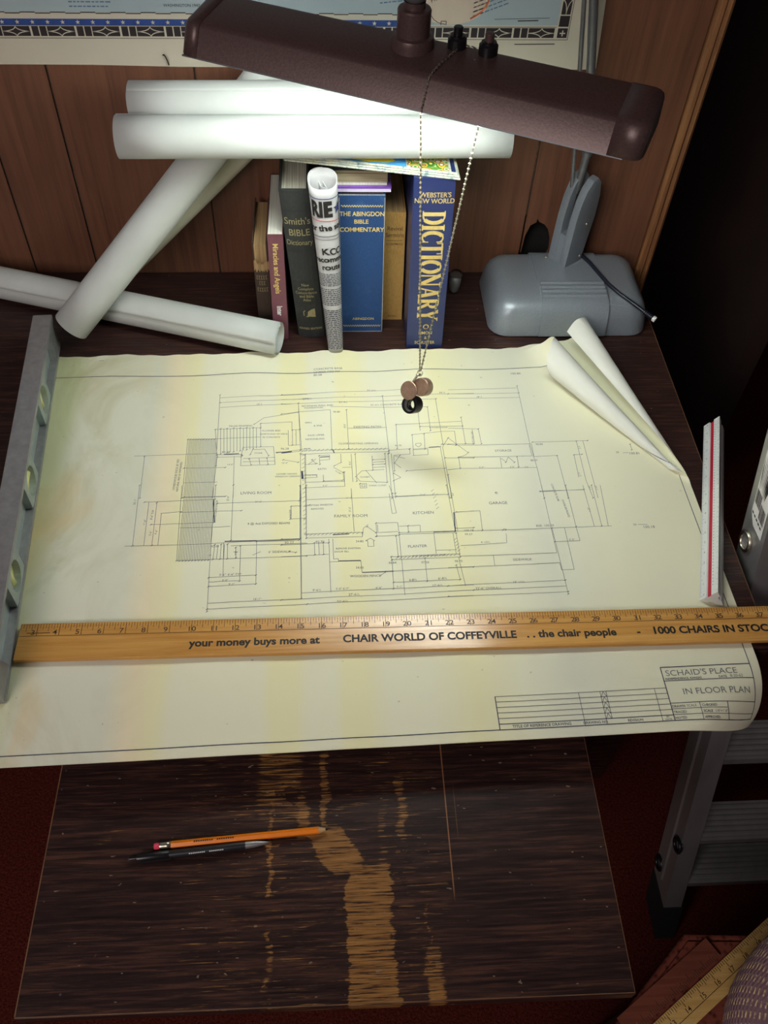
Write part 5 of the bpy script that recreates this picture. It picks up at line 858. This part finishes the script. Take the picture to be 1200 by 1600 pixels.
# ------------------------------------------------------------------ loupe hanging on a chain from the lamp hood
def build_loupe():
    Rg = Vector((0.1262*HK, 0.905*HK, CAM_H-(CAM_H-0.078)*HK))
    t = thing('pocket_loupe', 'folding pocket loupe hanging on a thin chain from the lamp hood', 'loupe', tuple(Rg))
    path = [hp(0.334, 0.108, 0.0), hp(0.330, 0.100, 0.012), hp(0.318, 0.087, 0.036), hp(0.308, 0.080, 0.0392), hp(0.303, 0.064, 0.0378), hp(0.2975, 0.040, 0.0352), hp(0.295, 0.021, 0.0328), hp(0.2935, 0.0145, 0.0290), hp(0.2925, 0.000, 0.002), hp(0.2925, -0.0012, -0.003)]
    path = [Rg+Vector((0.0008, 0.0008, 0.004))]+path+[Rg+Vector((-0.0008, -0.0008, 0.004))]
    m = MB(); k = 0; carry = 0.0; st = 0.0028
    for a, b in zip(path[:-1], path[1:]):
        d = b-a; L = d.length; d.normalize(); u = d.orthogonal().normalized(); w2 = d.cross(u); s = carry
        while s < L:
            c = a+d*s; ph = (k % 2)*math.pi/2+0.5; e1 = u*math.cos(ph)+w2*math.sin(ph); e2 = d.cross(e1)
            m.add([c-d*0.0024, c+e1*0.0018, c+e2*0.0011, c-e1*0.0018, c-e2*0.0011, c+d*0.0024], [(0, 2, 1), (0, 3, 2), (0, 4, 3), (0, 1, 4), (5, 1, 2), (5, 2, 3), (5, 3, 4), (5, 4, 1)]); s += st; k += 1
        carry = s-L
    ch = m.build('chain', 'chrome', t); ch['kind'] = 'stuff'
    n = Vector((-0.60, -0.60, 0.53)).normalized(); e1 = Vector((-n.y, n.x, 0)).normalized()
    if e1.x < 0: e1 = -e1
    e2 = n.cross(e1); e2 = -e2 if e2.z < 0 else e2
    P = lambda a, b, c: Rg+(e1*a+e2*b+n*c)*1.04
    ring = [P(0.0035*math.cos(q), -0.0005+0.0035*math.sin(q), 0.0) for q in [2*math.pi*k/16 for k in range(16)]]; MB().tube(ring, 0.0007, 6, closed=True).build('hanging_ring', 'chrome', t, smooth=True)
    MB().tube([P(0.0005, -0.003, -0.002), P(0.0005, -0.003, 0.006)], 0.0018, 10).build('pivot_pin', 'chrome', t, smooth=True)
    MB().tube([P(0.0, -0.003, 0.004), P(-0.002, -0.0165, 0.004)], 0.0016, 8).build('hinge_arm', 'chrome', t, smooth=True)
    MB().lathe([(0, -0.004), (0.0112, -0.004), (0.0118, -0.003), (0.0118, 0.0085), (0.0110, 0.0095), (0, 0.0096)], P(0.0095, -0.0150, -0.007), n, 28).build('bronze_barrel', 'bronze', t, smooth=True, autosmooth=0.6)
    MB().lathe([(0, 0), (0.0118, 0), (0.0122, 0.0005), (0.0122, 0.0012), (0.0116, 0.0018), (0, 0.0019)], P(-0.0015, -0.0255, 0.0050), n, 32).build('cover_disc', 'bronze', t, smooth=True, autosmooth=0.6)
    b = MB().lathe([(0.0085, 0.002), (0.0085, 0.0006), (0.0112, 0.0010), (0.0116, 0.0), (0.0116, -0.015), (0.0108, -0.0158), (0.0088, -0.0158), (0.0085, -0.012), (0.0085, 0.002)], P(0.0050, -0.0425, 0.0005), n, 32).build('lens_barrel', 'blackplastic', t, smooth=True, autosmooth=0.6)
    MB().lathe([(0.0086, -0.001), (0.0086, -0.004), (0.0072, -0.005), (0.0070, -0.003), (0.0086, -0.001)], P(0.0050, -0.0425, 0.0005), n, 28).build('lens_ring', 'alu', b, smooth=True)
    MB().lathe([(0, -0.0040), (0.004, -0.0044), (0.0072, -0.0055), (0.0072, -0.0070), (0.004, -0.0080), (0, -0.0083)], P(0.0050, -0.0425, 0.0005), n, 24).build('lens', 'glass', b, smooth=True)
build_loupe()

# ------------------------------------------------------------------ stepladder beside the desk
def build_ladder():
    t = thing('step_ladder', 'aluminium stepladder leaning beside the right end of the desk', 'ladder', (0.75, 0.43, FLOOR_Z))
    Y = lambda z: 0.660+0.39*(z+0.033)
    C = [(0, 0), (0.030, 0), (0.030, -0.003), (0.003, -0.003), (0.003, -0.060), (0.030, -0.060), (0.030, -0.063), (0, -0.063)]
    rails = []
    for x, sg in ((0.540, 1), (1.02, -1)):
        m = MB(); zs = (-0.63, 0.62); vs = [(x+sg*a, Y(z)+b, z) for z in zs for a, b in C]; n = len(C)
        fs = [(k, (k+1) % n, n+(k+1) % n, n+k) for k in range(n)]+[tuple(range(n))[::-1], tuple(range(n, 2*n))]
        r = m.add(vs, fs).build('rail', 'alu', t); rails.append(r)
        m = MB(); vs = [(x+sg*a, Y(z)+b, z) for z in (FLOOR_Z, -0.625) for a, b in ((-0.001, 0.002), (0.032, 0.002), (0.032, -0.065), (-0.001, -0.065))]
        m.add(vs, [(3, 2, 1, 0), (4, 5, 6, 7), (0, 1, 5, 4), (1, 2, 6, 5), (2, 3, 7, 6), (3, 0, 4, 7)]).build('rubber_foot', 'rubber', t)
    # raised rib along the web
    m = MB(); vs = [(x, Y(z)+b, z) for z in (-0.60, -0.13) for x, b in ((0.5401, -0.020), (0.5375, -0.023), (0.5375, -0.034), (0.5401, -0.037))]; m.add(vs, [(0, 1, 5, 4), (1, 2, 6, 5), (2, 3, 7, 6), (0, 3, 2, 1), (4, 5, 6, 7)]).build('web_rib', 'alu', rails[0])
    for z in (-0.570, -0.474, -0.310, -0.02, 0.25):
        yf = Y(z)-0.060; s = MB().box(0.571, 0.989, yf, yf+0.058, z-0.004, z).build('step', 'alu', t)
        MB().box(0.571, 0.989, yf-0.003, yf+0.002, z-0.016, z+0.0008).build('step_lip', 'alu', s)
        for k in range(6): MB().box(0.571, 0.989, yf+0.006+k*0.0085, yf+0.0095+k*0.0085, z, z+0.0018).build('tread_rib', 'alu', s)
    for (y, z, r, nm) in ((0.655, 0.008, 0.0125, 'alu'), (0.520, -0.226, 0.011, 'blackplastic'), (0.425, -0.489, 0.0115, 'blackplastic'), (0.428, -0.590, 0.0115, 'blackplastic')):
        c = Vector((0.5395, y, z)); ring = MB().tube([c+Vector((-0.002, r*math.cos(q), r*math.sin(q))) for q in [2*math.pi*k/28 for k in range(28)]], 0.0028, 8, closed=True).build('rung_end', nm if nm != 'alu' else 'chrome', t, smooth=True)
        MB().lathe([(r, -0.002), (r*0.8, 0.0015), (r*0.74, 0.002), (r*0.72, -0.0012), (0, -0.0012)], c, (-1, 0, 0), 24).build('rung_socket', nm, ring, smooth=True)
    # white sticker with bar code and folding diagram
    lz0, lz1 = 0.035, 0.30; f = lambda u, v: (0.5396-0.0003, Y(v)-0.014-u*0.040, v); m = MB(); m.add([f(0, lz0+0.01), f(0.3, lz0), f(1, lz0+0.002), f(1, lz1), f(0, lz1)], [(0, 1, 2, 3, 4)]); st = m.build('safety_sticker', 'white', rails[0])
    f = lambda u, v: (0.5396-0.0006, Y(v)-0.014-u*0.040, v); m = MB(); u = 0.06
    while u < 0.44: wd = random.choice((0.012, 0.02, 0.03)); m.quad2(u, 0.060, u+wd, 0.078, f); u += wd+random.choice((0.012, 0.02))
    u = 0.5
    while u < 0.92: wd = random.choice((0.012, 0.02, 0.03)); m.quad2(u, 0.052, u+wd, 0.070, f); u += wd+random.choice((0.012, 0.02))
    for k in range(8): m.line([(0.12+k*0.07, 0.085), (0.05+k*0.11, 0.125-abs(k-3.5)*0.004)], 0.018, lambda x, v: f(x, v), 1)
    for k in range(4): m.line([(0.2, 0.14+k*0.007), (0.75, 0.14+k*0.007)], 0.002, f, 1)
    for k in range(5): m.quad2(0.06+k*0.17, 0.046, 0.18+k*0.17, 0.0485, f)
    m.build('sticker_print', 'print', st)
build_ladder()

# ------------------------------------------------------------------ chair at the lower right with rulers and a cushion
def build_chair():
    t = thing('upholstered_chair', 'red patterned upholstered chair at the lower right corner', 'chair', (0.45, 0.05, FLOOR_Z))
    poly = [(0.4295, 0.2415), (0.62, 0.232), (0.66, 0.02), (0.55, -0.14), (0.30, -0.18), (0.10, -0.05), (0.235, 0.070), (0.325, 0.150)]; N = len(poly); m = MB(); vs = []
    for z, k in ((-0.325, 0.97), (-0.31, 1.0), (-0.268, 1.0), (-0.254, 0.975)):
        for x, y in poly: vs.append((0.42+(x-0.42)*k, 0.06+(y-0.06)*k, z))
    m.add(vs, [(j*N+k, j*N+(k+1) % N, (j+1)*N+(k+1) % N, (j+1)*N+k) for j in range(3) for k in range(N)]+[tuple(range(N)), tuple(3*N+k for k in range(N))[::-1]]); m.f = [q[::-1] for q in m.f]
    m.build('seat', 'redfabric', t)
    m = MB(); m.tube([(x, y, -0.262) for x, y in poly], 0.006, 8, closed=True).build('piping', 'redfabric', t, smooth=True)
    for x, y in ((0.40, 0.18), (0.58, 0.18), (0.20, -0.02), (0.50, -0.10)): MB().tube([(x, y, -0.325), (x+(x-0.4)*0.06, y+(y-0.05)*0.06, FLOOR_Z)], [0.018, 0.012], 10).build('leg', 'desk', t)
    # rulers
    D = Vector((0.848, 0.529, 0)).normalized(); Rr = Vector((D.y, -D.x, 0)); O = Vector((0.3628, 0.1507, -0.2535))
    def ruler(nm, lab, off, wd, z, mat, a0, a1, ticks_from, nums):
        th = thing(nm, lab, 'ruler', tuple(O+Rr*off+UPV*z)); m = MB().box(a0, a1, 0, wd, 0, 0.004); m.v = [O+D*x+Rr*(off+y)+UPV*(z+q) for x, y, q in m.v]; b = m.build('stick', mat, th, bevel=0.0005)
        f = lambda x, y: O+D*x+Rr*(off-y)+UPV*(z+0.0042); m = MB()
        s0 = 0.0196-0.0254*4
        for k in range(0, 240):
            a = s0+k*0.0254/8
            if a0+0.001 < a < a1-0.001: L = 0.010 if k % 8 == 0 else (0.0075 if k % 4 == 0 else 0.005); yy = 0 if ticks_from == 0 else -wd; m.line([(a, yy-0.0005 if yy == 0 else yy), (a, yy-L if yy == 0 else yy+L)], 0.0007, f, 1)
        if nums:
            for n in range(9, 22):
                a = s0+(n-9)*0.0254
                if a0+0.005 < a < a1-0.005: m.text(str(n), 0.0085, (a, -0.0165), f, 0, 'c', 0.008)
            m.line([(a0, -0.0178), (a1, -0.0178)], 0.0007, f, 1)
        m.build('inch_marks', 'printbrown', b)
    ruler('wooden_ruler', 'yellow wooden ruler marked 13 to 17 lying on the red chair seat', 0.0, 0.029, 0.0, 'ruleryellow', -0.06, 0.215, 0, True)
    ruler('stained_ruler', 'red stained ruler lying beside the yellow ruler on the chair', -0.0285, 0.024, 0.0, 'rulerred', -0.03, 0.122, 1, False)
build_chair()
def build_cushion():
    m = MB(); nu, nv = 40, 24; C = Vector((0.572, 0.094, -0.2)); uv = []; vs = []
    for j in range(nv+1):
        th = math.pi*j/nv
        for i in range(nu+1):
            ph = 2*math.pi*i/nu; g = lambda v, e: math.copysign(abs(v)**e, v)
            x = 0.150*g(math.sin(th), 0.8)*g(math.cos(ph), 0.85); y = 0.150*g(math.sin(th), 0.8)*g(math.sin(ph), 0.85); z = 0.068*g(math.cos(th), 0.8)
            x, y = x*0.8-y*0.6, x*0.6+y*0.8; vs.append(C+Vector((x, y, z+0.02))); uv.append((i*1.6, j*2.2))
    m.add(vs, [(j*(nu+1)+i, (j+1)*(nu+1)+i, (j+1)*(nu+1)+i+1, j*(nu+1)+i+1) for j in range(nv) for i in range(nu)]); m.uv = uv
    tag(m.build('cushion', 'knit', None, smooth=True), 'purple knitted cushion flecked with gold at the lower right edge', 'cushion')
build_cushion()

# print and marks too small to pick apart stay joined
SMALL_PRINT = {'border_diamonds', 'border_print', 'star_print', 'sea_lettering', 'map_lettering', 'route_print', 'advertising_print', 'inch_marks', 'scale_marks', 'spine_lettering', 'small_lettering', 'worn_lettering', 'headline_print', 'body_print', 'fold_lines', 'pencil_drawing', 'printed_border', 'pencil_title', 'sticker_print', 'stamped_lettering', 'printed_lettering', 'ribbed_sleeve', 'spine_rules', 'frayed_edges', 'worn_edge', 'torn_spine_paper', 'worn_emblem', 'publisher_mark'}
for o in bpy.data.objects:
    if o.parent and o.name.split('.')[0] in SMALL_PRINT: o['kind'] = 'stuff'
